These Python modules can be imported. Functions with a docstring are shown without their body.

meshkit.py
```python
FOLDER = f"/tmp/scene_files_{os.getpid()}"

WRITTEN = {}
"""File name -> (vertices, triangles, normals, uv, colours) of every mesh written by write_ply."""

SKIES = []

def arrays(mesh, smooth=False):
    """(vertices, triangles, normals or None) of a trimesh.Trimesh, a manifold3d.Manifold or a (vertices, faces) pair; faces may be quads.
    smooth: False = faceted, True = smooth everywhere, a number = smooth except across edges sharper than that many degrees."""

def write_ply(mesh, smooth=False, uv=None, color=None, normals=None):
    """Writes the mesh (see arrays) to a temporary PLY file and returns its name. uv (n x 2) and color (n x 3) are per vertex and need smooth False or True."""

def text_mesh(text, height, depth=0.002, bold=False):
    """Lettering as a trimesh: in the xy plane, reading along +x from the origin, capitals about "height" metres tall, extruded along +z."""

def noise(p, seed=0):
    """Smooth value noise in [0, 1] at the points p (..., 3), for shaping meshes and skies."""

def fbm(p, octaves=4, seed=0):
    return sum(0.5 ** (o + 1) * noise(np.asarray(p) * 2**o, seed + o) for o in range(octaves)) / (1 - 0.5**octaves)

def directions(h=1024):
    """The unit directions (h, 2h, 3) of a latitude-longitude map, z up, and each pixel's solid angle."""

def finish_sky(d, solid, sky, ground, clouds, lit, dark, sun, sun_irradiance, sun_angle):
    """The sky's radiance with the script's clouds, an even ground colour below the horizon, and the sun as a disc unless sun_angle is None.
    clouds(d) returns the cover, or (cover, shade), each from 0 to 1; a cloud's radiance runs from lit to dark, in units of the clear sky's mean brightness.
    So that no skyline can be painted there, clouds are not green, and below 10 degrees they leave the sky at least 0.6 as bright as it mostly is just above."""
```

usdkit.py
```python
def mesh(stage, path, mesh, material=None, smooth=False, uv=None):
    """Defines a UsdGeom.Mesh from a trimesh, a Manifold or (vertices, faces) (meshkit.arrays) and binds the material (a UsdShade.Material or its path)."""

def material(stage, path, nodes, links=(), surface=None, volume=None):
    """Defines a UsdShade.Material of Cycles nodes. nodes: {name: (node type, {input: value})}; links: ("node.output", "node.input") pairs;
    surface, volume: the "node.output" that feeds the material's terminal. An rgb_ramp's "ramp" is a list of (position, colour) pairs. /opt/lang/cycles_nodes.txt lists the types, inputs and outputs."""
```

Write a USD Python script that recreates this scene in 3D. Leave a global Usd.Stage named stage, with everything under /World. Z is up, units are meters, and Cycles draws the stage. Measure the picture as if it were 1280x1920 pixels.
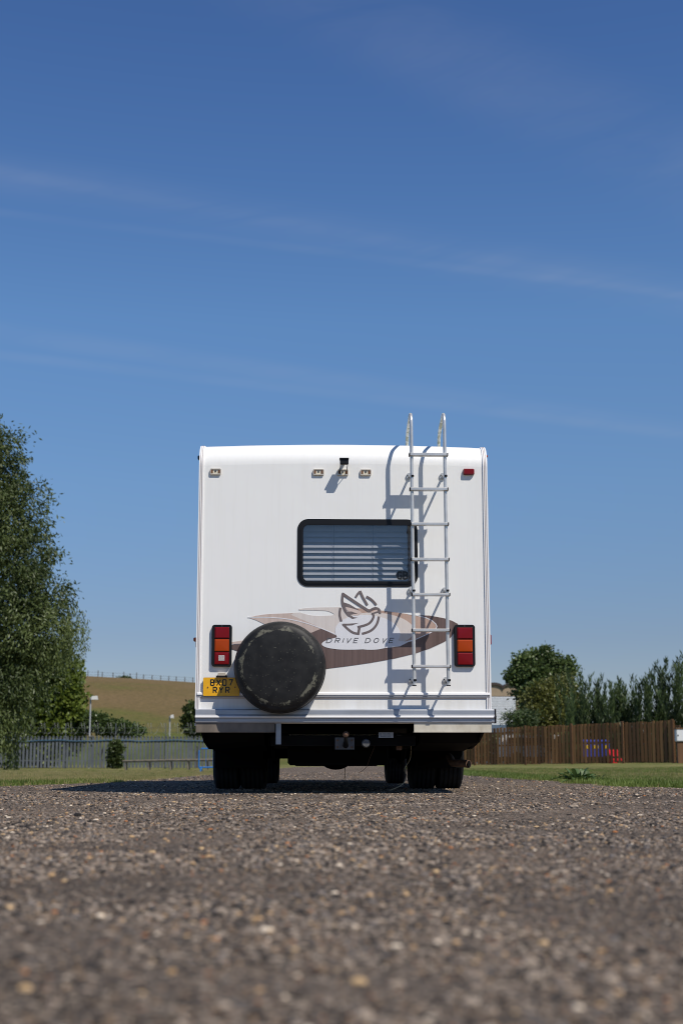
import math, numpy as np, trimesh, usdkit, meshkit
from pxr import Usd, UsdGeom, UsdLux, UsdShade, Gf, Sdf, Vt
from shapely.geometry import Polygon, LineString, Point, box
from shapely import affinity
from shapely.ops import unary_union

# ------------------------------------------------------------------ camera, sky, sun
stage = Usd.Stage.CreateInMemory()
UsdGeom.SetStageUpAxis(stage, 'Z'); UsdGeom.SetStageMetersPerUnit(stage, 1.0)
W = UsdGeom.Xform.Define(stage, '/World')
UsdGeom.Scope.Define(stage, '/World/Looks')
CAM_H, FPX, HORIZON = 0.27, 2667.0, 1425.0
PITCH = math.atan((HORIZON - 960) / FPX)
cam = UsdGeom.Camera.Define(stage, '/World/camera')
cam.CreateHorizontalApertureAttr(24.0); cam.CreateVerticalApertureAttr(36.0)
cam.CreateFocalLengthAttr(FPX * 24.0 / 1280)
cam.CreateFStopAttr(3.4); cam.CreateFocusDistanceAttr(11.0)
cam.CreateClippingRangeAttr(Gf.Vec2f(0.05, 6000))
cam.CreateExposureAttr(-0.07)
cam.AddTranslateOp().Set(Gf.Vec3d(0, 0, CAM_H)); cam.AddRotateXOp().Set(90 + math.degrees(PITCH))

SUN = np.array([0.526, -0.55, 1.0]); SUN /= np.linalg.norm(SUN)
EL, ROT = math.asin(SUN[2]), math.atan2(SUN[0], SUN[1])
sun = UsdLux.DistantLight.Define(stage, '/World/sun')
sun.CreateIntensityAttr(1.25); sun.CreateAngleAttr(0.5); sun.CreateColorAttr(Gf.Vec3f(1.0, 0.94, 0.855))
sun.GetPrim().CreateAttribute('inputs:normalize', Sdf.ValueTypeNames.Bool).Set(True)
sun.AddRotateZOp().Set(math.degrees(math.atan2(SUN[1], SUN[0]))); sun.AddRotateYOp().Set(90 - math.degrees(EL))

# faint cirrus: long thin streaks along great circles of the sky, broken up by stretched noise, over a clear single-scattering sky
def pix(px, py):
    u, v = (px - 640) / FPX, (960 - py) / FPX
    d = np.array([u, math.cos(PITCH) - v * math.sin(PITCH), math.sin(PITCH) + v * math.cos(PITCH)]); return d / np.linalg.norm(d)
nodes = {
    'sky': ('sky_texture', {'sky_type': 'single_scattering', 'sun_disc': False, 'sun_elevation': EL, 'sun_rotation': ROT,
                            'altitude': 0.0, 'air_density': 1.0, 'aerosol_density': 0.0, 'ozone_density': 6.0}),
    'tc': ('texture_coordinate', {}), 'sep': ('separate_xyz', {}),
    'tint': ('rgb_ramp', {'ramp': [(0, (.64, .60, .69)), (.084, (.68, .65, .73)), (.19, (.83, .90, .97)), (.30, (.89, 1.05, 1.16)), (.39, (.77, .96, 1.15)), (.48, (.68, .87, 1.12)), (1, (.58, .72, .88))]}),
    'hz': ('mix', {'mix_type': 'multiply', 'fac': 1.0}),
    'm1': ('mapping', {'mapping_type': 'point', 'rotation': (0, 0.19, 0)}), 'm2': ('mapping', {'mapping_type': 'point', 'scale': (1.0, 1.0, 5.0)}),
    'n1': ('noise_texture', {'scale': 5.0, 'detail': 7.0, 'roughness': 0.6, 'distortion': 0.6}),
    'r1': ('rgb_ramp', {'ramp': [(0.0, (0, 0, 0)), (0.26, (0, 0, 0)), (0.70, (1, 1, 1)), (1, (1, 1, 1))]}),
    'mul': ('math', {'math_type': 'multiply'}), 'mix': ('mix', {'mix_type': 'mix', 'color2': (4.8, 5.1, 6.0)}), 'bg': ('background_shader', {'strength': 0.1})}
links = [('tc.generated', 'm1.vector'), ('m1.vector', 'm2.vector'), ('m2.vector', 'n1.vector'), ('n1.fac', 'r1.fac'), ('sky.color', 'hz.color1'), ('tc.generated', 'sep.vector'), ('sep.z', 'tint.fac'),
         ('tint.color', 'hz.color2'), ('hz.color', 'mix.color1'), ('mix.color', 'bg.color')]
prev = None
for k, (a, b, w, amt) in enumerate((((40, 330), (1280, 552), .024, .070), ((300, 375), (1100, 520), .008, .05), ((760, 490), (1280, 553), .005, .07), ((0, 622), (960, 762), .012, .075), ((880, 120), (1280, 310), .05, .085), ((300, 700), (900, 770), .006, .075))):
    n = np.cross(pix(*a), pix(*b)); n /= np.linalg.norm(n)
    nodes |= {f'd{k}': ('vector_math', {'math_type': 'dot_product', 'vector2': tuple(n)}), f'a{k}': ('math', {'math_type': 'absolute'}),
              f'w{k}': ('map_range', {'range_type': 'smootherstep', 'from_min': 0.0, 'from_max': w, 'to_min': amt, 'to_max': 0.0}), f's{k}': ('math', {'math_type': 'add', 'value2': 0.0})}
    links += [('tc.generated', f'd{k}.vector1'), (f'd{k}.value', f'a{k}.value1'), (f'a{k}.value', f'w{k}.value'), (f'w{k}.result', f's{k}.value1')] + ([(prev, f's{k}.value2')] if prev else [])
    prev = f's{k}.value'
links += [(prev, 'mul.value1'), ('r1.color', 'mul.value2'), ('mul.value', 'mix.fac')]
sky_mat = usdkit.material(stage, '/World/Looks/sky_look', nodes, links, surface='bg.background')
dome = UsdLux.DomeLight.Define(stage, '/World/sky'); dome.CreateIntensityAttr(1.0)
UsdShade.MaterialBindingAPI.Apply(dome.GetPrim()).Bind(sky_mat)
for k, v in (('label', 'clear deep blue summer sky with faint thin cirrus streaks'), ('category', 'sky'), ('kind', 'structure')):
    dome.GetPrim().SetCustomDataByKey(k, v)

# ------------------------------------------------------------------ helpers
rng = np.random.default_rng(11)
used = {}
def numbered(parent, name):
    n = used.setdefault(parent + '/' + name, 0); used[parent + '/' + name] += 1
    return f'{parent}/{name}' if n == 0 else f'{parent}/{name}_{n:03d}'
def tag(prim, label=None, cat=None, group=None, kind=None):
    for k, v in (('label', label), ('category', cat), ('group', group), ('kind', kind)):
        if v: prim.SetCustomDataByKey(k, v)
    return prim
def thing(name, label, cat, loc=(0, 0, 0), rotz=0, group=None, scale=None):
    x = UsdGeom.Xform.Define(stage, numbered('/World', name))
    x.AddTranslateOp().Set(Gf.Vec3d(*map(float, loc))); x.AddRotateZOp().Set(float(rotz))
    if scale: x.AddScaleOp().Set(Gf.Vec3f(*scale))
    return tag(x.GetPrim(), label, cat, group)
def obj(name, mesh, mat, parent=None, smooth=False, label=None, kind=None, loc=None):
    path = numbered(str(parent.GetPath()) if parent else '/World', name)
    m = usdkit.mesh(stage, path, mesh, mat, smooth=smooth)
    if loc is not None: m.AddTranslateOp().Set(Gf.Vec3d(*map(float, loc)))
    return tag(m.GetPrim(), label, None, None, kind)
def copy(root, loc, rotz, label, group=None, scale=None):
    was = root.GetCustomData()
    r = thing(root.GetName().rstrip('0123456789').rstrip('_'), label, was['category'], loc, rotz, group or was.get('group'), scale)
    r.GetReferences().AddInternalReference(root.GetPath()); r.SetInstanceable(True)
    return r
cat_ = trimesh.util.concatenate
def bx(x0, x1, y0, y1, z0, z1, bevel=0):
    b = trimesh.creation.box([x1 - x0, y1 - y0, z1 - z0])
    if bevel:
        v = np.array([[sx * (x1 - x0) / 2 - sx * (bevel if k != 0 else 0), sy * (y1 - y0) / 2 - sy * (bevel if k != 1 else 0), sz * (z1 - z0) / 2 - sz * (bevel if k != 2 else 0)]
                      for sx in (-1, 1) for sy in (-1, 1) for sz in (-1, 1) for k in range(3)])
        b = trimesh.convex.convex_hull(v)
    b.apply_translation([(x0 + x1) / 2, (y0 + y1) / 2, (z0 + z1) / 2]); return b
def tube(points, radii, sides=8, caps=True):
    p = np.asarray(points, float); n = len(p)
    t = np.gradient(p, axis=0); t /= np.linalg.norm(t, axis=1, keepdims=True) + 1e-12
    ref = np.array([0.31, 0.17, 0.93]) if abs(t[:, 2]).mean() < 0.8 else np.array([0.9, 0.4, 0.05])
    a = np.cross(t, ref); a /= np.linalg.norm(a, axis=1, keepdims=True) + 1e-12
    b = np.cross(t, a); ang = np.arange(sides) * 2 * np.pi / sides
    r = np.broadcast_to(radii, (n,))
    v = (p[:, None] + r[:, None, None] * (np.cos(ang)[None, :, None] * a[:, None] + np.sin(ang)[None, :, None] * b[:, None])).reshape(-1, 3)
    i, j = np.meshgrid(np.arange(n - 1), np.arange(sides), indexing='ij')
    q = np.stack([i * sides + j, i * sides + (j + 1) % sides, (i + 1) * sides + (j + 1) % sides, (i + 1) * sides + j], -1).reshape(-1, 4)
    f = np.vstack([q[:, [0, 1, 2]], q[:, [0, 2, 3]]])
    if caps:
        v = np.vstack([v, p[0], p[-1]]); k = np.arange(sides); k2 = (k + 1) % sides
        f = np.vstack([f, np.stack([np.full(sides, n * sides), k2, k], 1), np.stack([np.full(sides, n * sides + 1), (n - 1) * sides + k, (n - 1) * sides + k2], 1)])
    return trimesh.Trimesh(v, f, process=False)
def smooth_path(pts, n=40, closed=False):
    from scipy.interpolate import CubicSpline
    p = np.asarray(pts, float)
    if closed: p = np.vstack([p, p[:1]])
    s = np.concatenate([[0], np.cumsum(np.linalg.norm(np.diff(p, axis=0), axis=1))])
    return CubicSpline(s, p, bc_type='periodic' if closed else 'natural')(np.linspace(0, s[-1], n))
def revolve_y(profile, n=64):
    """profile: (radius, y) pairs; turned about the y axis."""
    m = trimesh.creation.revolve(np.asarray(profile, float), sections=n)
    m.apply_transform(trimesh.transformations.rotation_matrix(-math.pi / 2, [1, 0, 0])); return m   # z -> y
def sweep_x(prof, x0, x1):
    """closed (y, z) outline extruded along x"""
    m = trimesh.creation.extrude_polygon(Polygon(prof), x1 - x0, engine='earcut')
    v = m.vertices; return trimesh.Trimesh(np.stack([x0 + v[:, 2], v[:, 0], v[:, 1]], 1), m.faces, process=False)
def slab(poly, off, th):
    """polygon in (x, z) as a plate standing from off to off + th in front of the plane y = 0"""
    parts = []
    for g in getattr(poly, 'geoms', [poly]):
        if g.is_empty or g.geom_type != 'Polygon' or g.area < 1e-9: continue
        m = trimesh.creation.extrude_polygon(g, th, engine='earcut'); v = m.vertices
        parts.append(trimesh.Trimesh(np.stack([v[:, 0], -off - v[:, 2], v[:, 1]], 1), m.faces, process=False))
    return cat_(parts)
def rrect(x0, z0, x1, z1, r):
    return box(x0 + r, z0 + r, x1 - r, z1 - r).buffer(r, quad_segs=8)

def ray(px, py):
    u, v = (px - 640) / FPX, (960 - py) / FPX
    return np.array([u, math.cos(PITCH) - v * math.sin(PITCH), math.sin(PITCH) + v * math.cos(PITCH)])
def at(px, py, d):
    r = ray(px, py); return np.array([0, 0, CAM_H]) + r * (d / r[1])

# ------------------------------------------------------------------ materials
def mat(name, color, rough=0.5, metal=0.0, var=0.0, scale=6.0, color2=None, bump=0.0, bscale=40.0, stretch=(1, 1, 1), spec=0.5, extra=None, detail=4.0, lo=0.35, hi=0.65):
    nodes = {'p': ('principled_bsdf', {'roughness': rough, 'metallic': metal, 'specular_ior_level': spec, **(extra or {})})}
    links = []
    c = np.array(color, float)
    if var or color2 is not None:
        c2 = np.array(color2, float) if color2 is not None else c * (1 - var); c1 = c if color2 is not None else c * (1 + var)
        nodes |= {'g': ('geometry', {}), 'mp': ('mapping', {'mapping_type': 'point', 'scale': stretch}), 'n': ('noise_texture', {'scale': scale, 'detail': detail, 'roughness': 0.6}),
                  'r': ('rgb_ramp', {'ramp': [(0, tuple(c2)), (lo, tuple(c2)), (hi, tuple(c1)), (1, tuple(c1))]})}
        links += [('g.position', 'mp.vector'), ('mp.vector', 'n.vector'), ('n.fac', 'r.fac'), ('r.color', 'p.base_color')]
    else:
        nodes['p'][1]['base_color'] = tuple(c)
    if bump:
        nodes |= {'g2': ('geometry', {}), 'bn': ('noise_texture', {'scale': bscale, 'detail': 3.0}), 'b': ('bump', {'strength': 0.5, 'distance': bump})}
        links += [('g2.position', 'bn.vector'), ('bn.fac', 'b.height'), ('b.normal', 'p.normal')]
    return usdkit.material(stage, '/World/Looks/' + name, nodes, links, surface='p.BSDF')

def leaf_mat(name, c_light, c_dark, rough=0.42, trans=0.3, scale=0.6, spec=0.4):
    return usdkit.material(stage, '/World/Looks/' + name, {
        'g': ('geometry', {}), 'n': ('noise_texture', {'scale': scale, 'detail': 3.0}),
        'add': ('math', {'math_type': 'multiply_add', 'value2': 0.55, 'value3': -0.1}), 'sum': ('math', {'math_type': 'add'}),
        'r': ('rgb_ramp', {'ramp': [(0.15, c_dark), (0.75, c_light), (1.0, tuple(np.array(c_light) * 1.25))]}),
        'p': ('principled_bsdf', {'roughness': rough, 'specular_ior_level': spec}), 't': ('translucent_bsdf', {}),
        'm': ('mix_closure', {'fac': trans})},
        [('g.position', 'n.vector'), ('g.random_per_island', 'add.value1'), ('add.value', 'sum.value1'), ('n.fac', 'sum.value2'), ('sum.value', 'r.fac'),
         ('r.color', 'p.base_color'), ('r.color', 't.color'), ('p.BSDF', 'm.closure1'), ('t.BSDF', 'm.closure2')], surface='m.closure')

M = {}
# weathered white bodywork: faint run-off streaks and slight panel waviness
M['white'] = usdkit.material(stage, '/World/Looks/white_bodywork', {
    'g': ('geometry', {}), 'mp': ('mapping', {'mapping_type': 'point', 'scale': (1.0, 1.0, 0.06)}), 'n': ('noise_texture', {'scale': 22.0, 'detail': 5.0, 'roughness': 0.65}),
    'r': ('rgb_ramp', {'ramp': [(0, (.71, .70, .67)), (.30, (.765, .762, .738)), (.5, (.785, .784, .762)), (1, (.795, .794, .775))]}),
    'sep': ('separate_xyz', {}), 'low': ('map_range', {'range_type': 'smoothstep', 'from_min': .50, 'from_max': .98, 'to_min': .75, 'to_max': .0}), 'dn': ('noise_texture', {'scale': 5.0, 'detail': 6.0, 'roughness': .7}),
    'dr': ('rgb_ramp', {'ramp': [(.42, (0, 0, 0)), (.75, (1, 1, 1))]}), 'dm': ('math', {'math_type': 'multiply'}), 'mx': ('mix', {'mix_type': 'mix', 'color2': (.50, .45, .36)}),
    'n2': ('noise_texture', {'scale': 2.2, 'detail': 2.0}), 'b': ('bump', {'strength': 0.35, 'distance': 0.010}),
    'p': ('principled_bsdf', {'roughness': 0.38, 'specular_ior_level': 0.4})},
    [('g.position', 'mp.vector'), ('mp.vector', 'n.vector'), ('n.fac', 'r.fac'), ('g.position', 'sep.vector'), ('sep.z', 'low.value'), ('mp.vector', 'dn.vector'), ('dn.fac', 'dr.fac'), ('low.result', 'dm.value1'), ('dr.color', 'dm.value2'),
     ('dm.value', 'mx.fac'), ('r.color', 'mx.color1'), ('mx.color', 'p.base_color'), ('g.position', 'n2.vector'), ('n2.fac', 'b.height'), ('b.normal', 'p.normal')], surface='p.BSDF')
M['trim'] = mat('white_trim', (.8, .79, .78), .4)
M['cream'] = mat('cream_skirt', (.62, .58, .48), .5, color2=(.42, .37, .28), scale=9, stretch=(1, 1, .5), lo=.25, hi=.6)
M['grime_shade'] = mat('shaded_grimy_skirt', (.20, .165, .13), .7, color2=(.12, .10, .08), scale=9, stretch=(1, 1, .5))  # left skirt: spare wheel shadow painted into the colour, along with dirt
M['seal'] = mat('seal_brown', (.30, .24, .22), .6)
M['alu'] = mat('brushed_aluminium', (.36, .375, .40), .42, metal=.55, var=.12, scale=14, stretch=(.2, 1, 1))
M['ladder'] = mat('ladder_aluminium', (.62, .61, .585), .36, metal=.55, var=.1, scale=10)
M['ladder_worn'] = mat('weathered_handle', (.62, .62, .56), .6, metal=.1, color2=(.35, .36, .26), scale=26, lo=.42, hi=.55)
M['blackrub'] = mat('black_rubber', (.007, .007, .008), .42, spec=.28)
M['black'] = mat('underbody_black', (.0055, .0052, .005), .9, var=.3, scale=5, spec=.1)
M['tyre'] = mat('tyre_rubber', (.009, .009, .0095), .9, var=.3, scale=20, spec=.15)
M['steel'] = mat('dull_steel', (.10, .10, .10), .6, metal=.3, var=.2, scale=30)
M['rust'] = mat('rusty_steel', (.16, .085, .045), .75, color2=(.07, .04, .028), scale=30)
M['lens_red'] = mat('red_lens', (.17, .0012, .004), .3, spec=.3)
M['lens_amber'] = mat('amber_lens', (.36, .044, .0015), .3, spec=.3)
M['lens_clear'] = mat('clear_lens', (.72, .66, .50), .15, extra={'coat_weight': .5})
M['lens_brown'] = mat('bulb_socket', (.16, .07, .025), .4)
M['chrome'] = mat('marker_rim', (.62, .53, .42), .3, metal=.4)
M['plate'] = mat('plate_yellow', (.78, .40, .008), .35, var=.05, scale=30)
M['ink'] = mat('plate_black', (.008, .008, .008), .4)
M['tag'] = mat('pale_tag', (.55, .52, .50), .6, color2=(.25, .22, .22), scale=160)
M['sticker'] = mat('sticker_white', (.30, .32, .34), .5)
M['sticker_ink'] = mat('sticker_blue', (.10, .13, .17), .5)
M['blind'] = mat('blind_grey', (.47, .465, .46), .6, var=.04, scale=18)
M['dark_in'] = mat('dark_interior', (.02, .02, .022), .9)
M['pane'] = usdkit.material(stage, '/World/Looks/tinted_pane', {
    't': ('transparent_bsdf', {'color': (.84, .85, .87)}), 'gl': ('glossy_bsdf', {'color': (1, 1, 1), 'roughness': 0.04}), 'm': ('mix_closure', {'fac': .075})},
    [('t.BSDF', 'm.closure1'), ('gl.BSDF', 'm.closure2')], surface='m.closure')
def print_mat(name, c, dark):
    return mat(name, c, .45, color2=dark, scale=34, stretch=(1, 1, .03), lo=.3, hi=.62, detail=5)
M['tan'] = print_mat('print_tan', (.55, .44, .385), (.47, .365, .31))
M['tan2'] = print_mat('print_tan_deep', (.47, .33, .265), (.38, .26, .205))
M['beige'] = print_mat('print_beige', (.64, .585, .545), (.58, .52, .48))
M['brown'] = print_mat('print_brown', (.150, .100, .088), (.095, .062, .054))
M['pearl'] = print_mat('print_pearl', (.70, .70, .72), (.67, .67, .69))
M['dove'] = print_mat('print_dove', (.165, .135, .132), (.125, .10, .098))
M['pink'] = print_mat('print_pink', (.60, .49, .44), (.55, .44, .39))

# ------------------------------------------------------------------ ground shape
def sst(a, b, x):
    t = np.clip((np.asarray(x, float) - a) / (b - a), 0, 1); return t * t * (3 - 2 * t)
def ground_z(x, y):
    x, y = np.asarray(x, float), np.asarray(y, float)
    z = -0.20 * sst(22, 80, y) * sst(1, -7, x) + 0.13 * sst(25, 60, y) * sst(6, 14, x)
    return z
def gravel_z(x, y):
    p = np.stack([np.asarray(x) * 1.1, np.asarray(y) * 1.1, np.zeros_like(x)], -1)
    near = sst(9.5, 7.0, y) * 0.044 + 0.006
    return ground_z(x, y) + 0.012 + (meshkit.fbm(p, 3, 5) - 0.5) * near
def edge_right(y):   # gravel / grass border on the right
    return np.interp(y, [-5, 6, 12.4, 15, 18, 24, 60], [5.0, 4.2, 3.12, 2.78, 2.5, 2.10, 1.6])
def edge_left(y):
    return np.interp(y, [-5, 6, 13.6, 16.2, 19, 24, 60], [-5.5, -4.6, -3.5, -2.75, -2.45, -2.25, -2.0])
def wob(x, y, s=0.22, k=1.7, seed=3):
    return (meshkit.fbm(np.stack([np.asarray(x) * k, np.asarray(y) * k, np.zeros_like(np.asarray(x, float))], -1), 3, seed) - .5) * 2 * s

# the ground: one sheet to the horizon, fine where it is near
xs = np.unique(np.concatenate([np.linspace(-2500, -60, 14), np.linspace(-60, 60, 81), np.linspace(60, 2500, 14)]))
ys = np.unique(np.concatenate([np.linspace(-400, -10, 6), np.linspace(-10, 110, 101), np.linspace(110, 3000, 16)]))
X, Y = np.meshgrid(xs, ys); Z = ground_z(X, Y) - .06 * sst(10.4, 8.6, Y)
def grid_mesh(X, Y, Z):
    ny, nx = X.shape; i, j = np.meshgrid(np.arange(ny - 1), np.arange(nx - 1), indexing='ij')
    a = i * nx + j; q = np.stack([a, a + 1, a + nx + 1, a + nx], -1).reshape(-1, 4)
    return trimesh.Trimesh(np.stack([X, Y, Z], -1).reshape(-1, 3), np.vstack([q[:, [0, 1, 2]], q[:, [0, 2, 3]]]), process=False)
M['turf'] = usdkit.material(stage, '/World/Looks/dry_turf', {
    'g': ('geometry', {}), 'mp': ('mapping', {'mapping_type': 'point', 'scale': (1, .35, 1)}), 'n': ('noise_texture', {'scale': .55, 'detail': 6.0, 'roughness': .62}),
    'r': ('rgb_ramp', {'ramp': [(.28, (.085, .11, .026)), (.45, (.14, .15, .042)), (.58, (.21, .19, .068)), (.8, (.30, .25, .10))]}),
    'n2': ('noise_texture', {'scale': 30.0, 'detail': 3.0}), 'r2': ('rgb_ramp', {'ramp': [(.3, (.55, .55, .55)), (.7, (1.2, 1.2, 1.2))]}), 'mm': ('mix', {'mix_type': 'multiply', 'fac': 1.0}),
    'b': ('bump', {'strength': .8, 'distance': .05}), 'p': ('principled_bsdf', {'roughness': .9, 'specular_ior_level': .15})},
    [('g.position', 'mp.vector'), ('mp.vector', 'n.vector'), ('n.fac', 'r.fac'), ('g.position', 'n2.vector'), ('n2.fac', 'r2.fac'), ('r.color', 'mm.color1'), ('r2.color', 'mm.color2'),
     ('mm.color', 'p.base_color'), ('n2.fac', 'b.height'), ('b.normal', 'p.normal')], surface='p.BSDF')
g = obj('ground', grid_mesh(X, Y, Z), M['turf'], smooth=True, kind='structure')
tag(g, 'short dry mown grass field stretching to the fences', 'ground')

# gravel track: fine grid, cut to its borders
gx = np.linspace(0, 1, 121); gy = np.concatenate([np.arange(-4, 14, .07), np.arange(14, 30, .2), np.arange(30, 62, .6)])
GY, T = np.meshgrid(gy, gx, indexing='ij')
L = edge_left(GY) + wob(np.full_like(GY, -3), GY, .25); R_ = edge_right(GY) + wob(np.full_like(GY, 3), GY, .25)
GX = L + (R_ - L) * T
GZ = gravel_z(GX, GY)
M['gravel'] = usdkit.material(stage, '/World/Looks/compacted_gravel', {
    'g': ('geometry', {}), 'v': ('voronoi_texture', {'scale': 125.0, 'randomness': 1.0}), 'v2': ('voronoi_texture', {'scale': 260.0}),
    'wn': ('separate_color', {'color_type': 'rgb'}), 'wn2': ('separate_color', {'color_type': 'rgb'}),
    'r': ('rgb_ramp', {'interpolate': False, 'ramp': [(0, (.018, .015, .013)), (.30, (.080, .067, .054)), (.52, (.15, .12, .092)), (.68, (.25, .18, .115)), (.80, (.25, .215, .18)), (.92, (.42, .37, .30)), (.975, (.26, .12, .052))]}),
    'r2': ('rgb_ramp', {'interpolate': False, 'ramp': [(0, (.032, .026, .022)), (.35, (.09, .075, .061)), (.65, (.15, .12, .094)), (.85, (.26, .22, .175))]}),
    'pick': ('math', {'math_type': 'less_than', 'value2': .5}), 'mx': ('mix', {'mix_type': 'mix'}),
    'big': ('noise_texture', {'scale': .75, 'detail': 6.0, 'roughness': .62}), 'br': ('rgb_ramp', {'ramp': [(.30, (.72, .66, .59)), (.5, (1.16, 1.09, 1.02)), (.70, (1.50, 1.38, 1.26))]}),
    'mm': ('mix', {'mix_type': 'multiply', 'fac': 1.0}),
    'nb': ('noise_texture', {'scale': 150.0, 'detail': 4.0}), 'h': ('math', {'math_type': 'multiply_add', 'value2': -.8}),
    'b': ('bump', {'strength': 1.0, 'distance': .010}), 'p': ('principled_bsdf', {'roughness': .85, 'specular_ior_level': .25})},
    [('g.position', 'v.vector'), ('g.position', 'v2.vector'), ('v.color', 'wn.color'), ('v2.color', 'wn2.color'), ('wn.r', 'r.fac'), ('wn2.r', 'r2.fac'), ('wn.g', 'pick.value1'), ('pick.value', 'mx.fac'),
     ('r2.color', 'mx.color1'), ('r.color', 'mx.color2'), ('g.position', 'big.vector'), ('big.fac', 'br.fac'), ('mx.color', 'mm.color1'), ('br.color', 'mm.color2'), ('mm.color', 'p.base_color'),
     ('g.position', 'nb.vector'), ('v.distance', 'h.value1'), ('nb.fac', 'h.value3'), ('h.value', 'b.height'), ('b.normal', 'p.normal')], surface='p.BSDF')
g = obj('gravel_track', grid_mesh(GX, GY, GZ), M['gravel'], smooth=True, kind='structure')
tag(g, 'compacted grey brown gravel track under the motorhome', 'track')

def instancer(name, protos, pos, idx, scales, label, cat, kind='stuff'):
    """protos: (name, mesh, material) list"""
    path = numbered('/World', name)
    pi = UsdGeom.PointInstancer.Define(stage, path)
    for k, (n, m, mt) in enumerate(protos):
        pp = numbered(path, n); usdkit.mesh(stage, pp, m, mt, smooth=False); pi.GetPrototypesRel().AddTarget(pp)
    pi.CreatePositionsAttr(Vt.Vec3fArray.FromNumpy(np.asarray(pos, np.float32))); pi.CreateProtoIndicesAttr(Vt.IntArray.FromNumpy(np.asarray(idx, np.int32)))
    pi.CreateScalesAttr(Vt.Vec3fArray.FromNumpy(np.repeat(np.asarray(scales, np.float32)[:, None], 3, 1)))
    tag(pi.GetPrim(), label, cat, None, kind)

# loose stones on the track
stone_cols = [(.10, .083, .068), (.16, .135, .112), (.23, .195, .16), (.33, .23, .13), (.30, .14, .06), (.48, .42, .34), (.026, .023, .021), (.15, .112, .08), (.20, .165, .135), (.115, .105, .10), (.38, .28, .165), (.055, .047, .04)]
weights = np.array([2.6, 2.8, 2.2, .55, .25, .26, 3.4, 2.8, 2.2, 2.0, .22, 3.0]); weights /= weights.sum()
protos = []
for k, c in enumerate(stone_cols):
    for q in range(2):
        m = trimesh.creation.icosphere(subdivisions=1)
        v = m.vertices * rng.uniform(.72, 1.0, 3)
        v = v * (1 + .55 * (meshkit.noise(v * 1.6 + 31 * k + 7 * q, 4)[:, None] - .5)) ; v = np.clip(v, -.86, .8) * np.array([1, .85, .50])
        a = rng.uniform(0, 6.28); ca, sa = math.cos(a), math.sin(a)
        v = v @ np.array([[ca, -sa, 0], [sa, ca, 0], [0, 0, 1]])
        if q == 0: sm = mat(f'stone_{["grey","ash","pale_grey","tan","rust_brown","chalk","charcoal","brown","stone_grey","slate","sand","dark_grey"][k]}', tuple(.13 * (np.array(c) / .13) ** 1.16 * [1.15, 1.12, 1.08]), .75, var=.25, scale=160, spec=.3)
        protos.append(('stone', trimesh.Trimesh(v, m.faces, process=False), sm))
P, S = [], []
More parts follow.
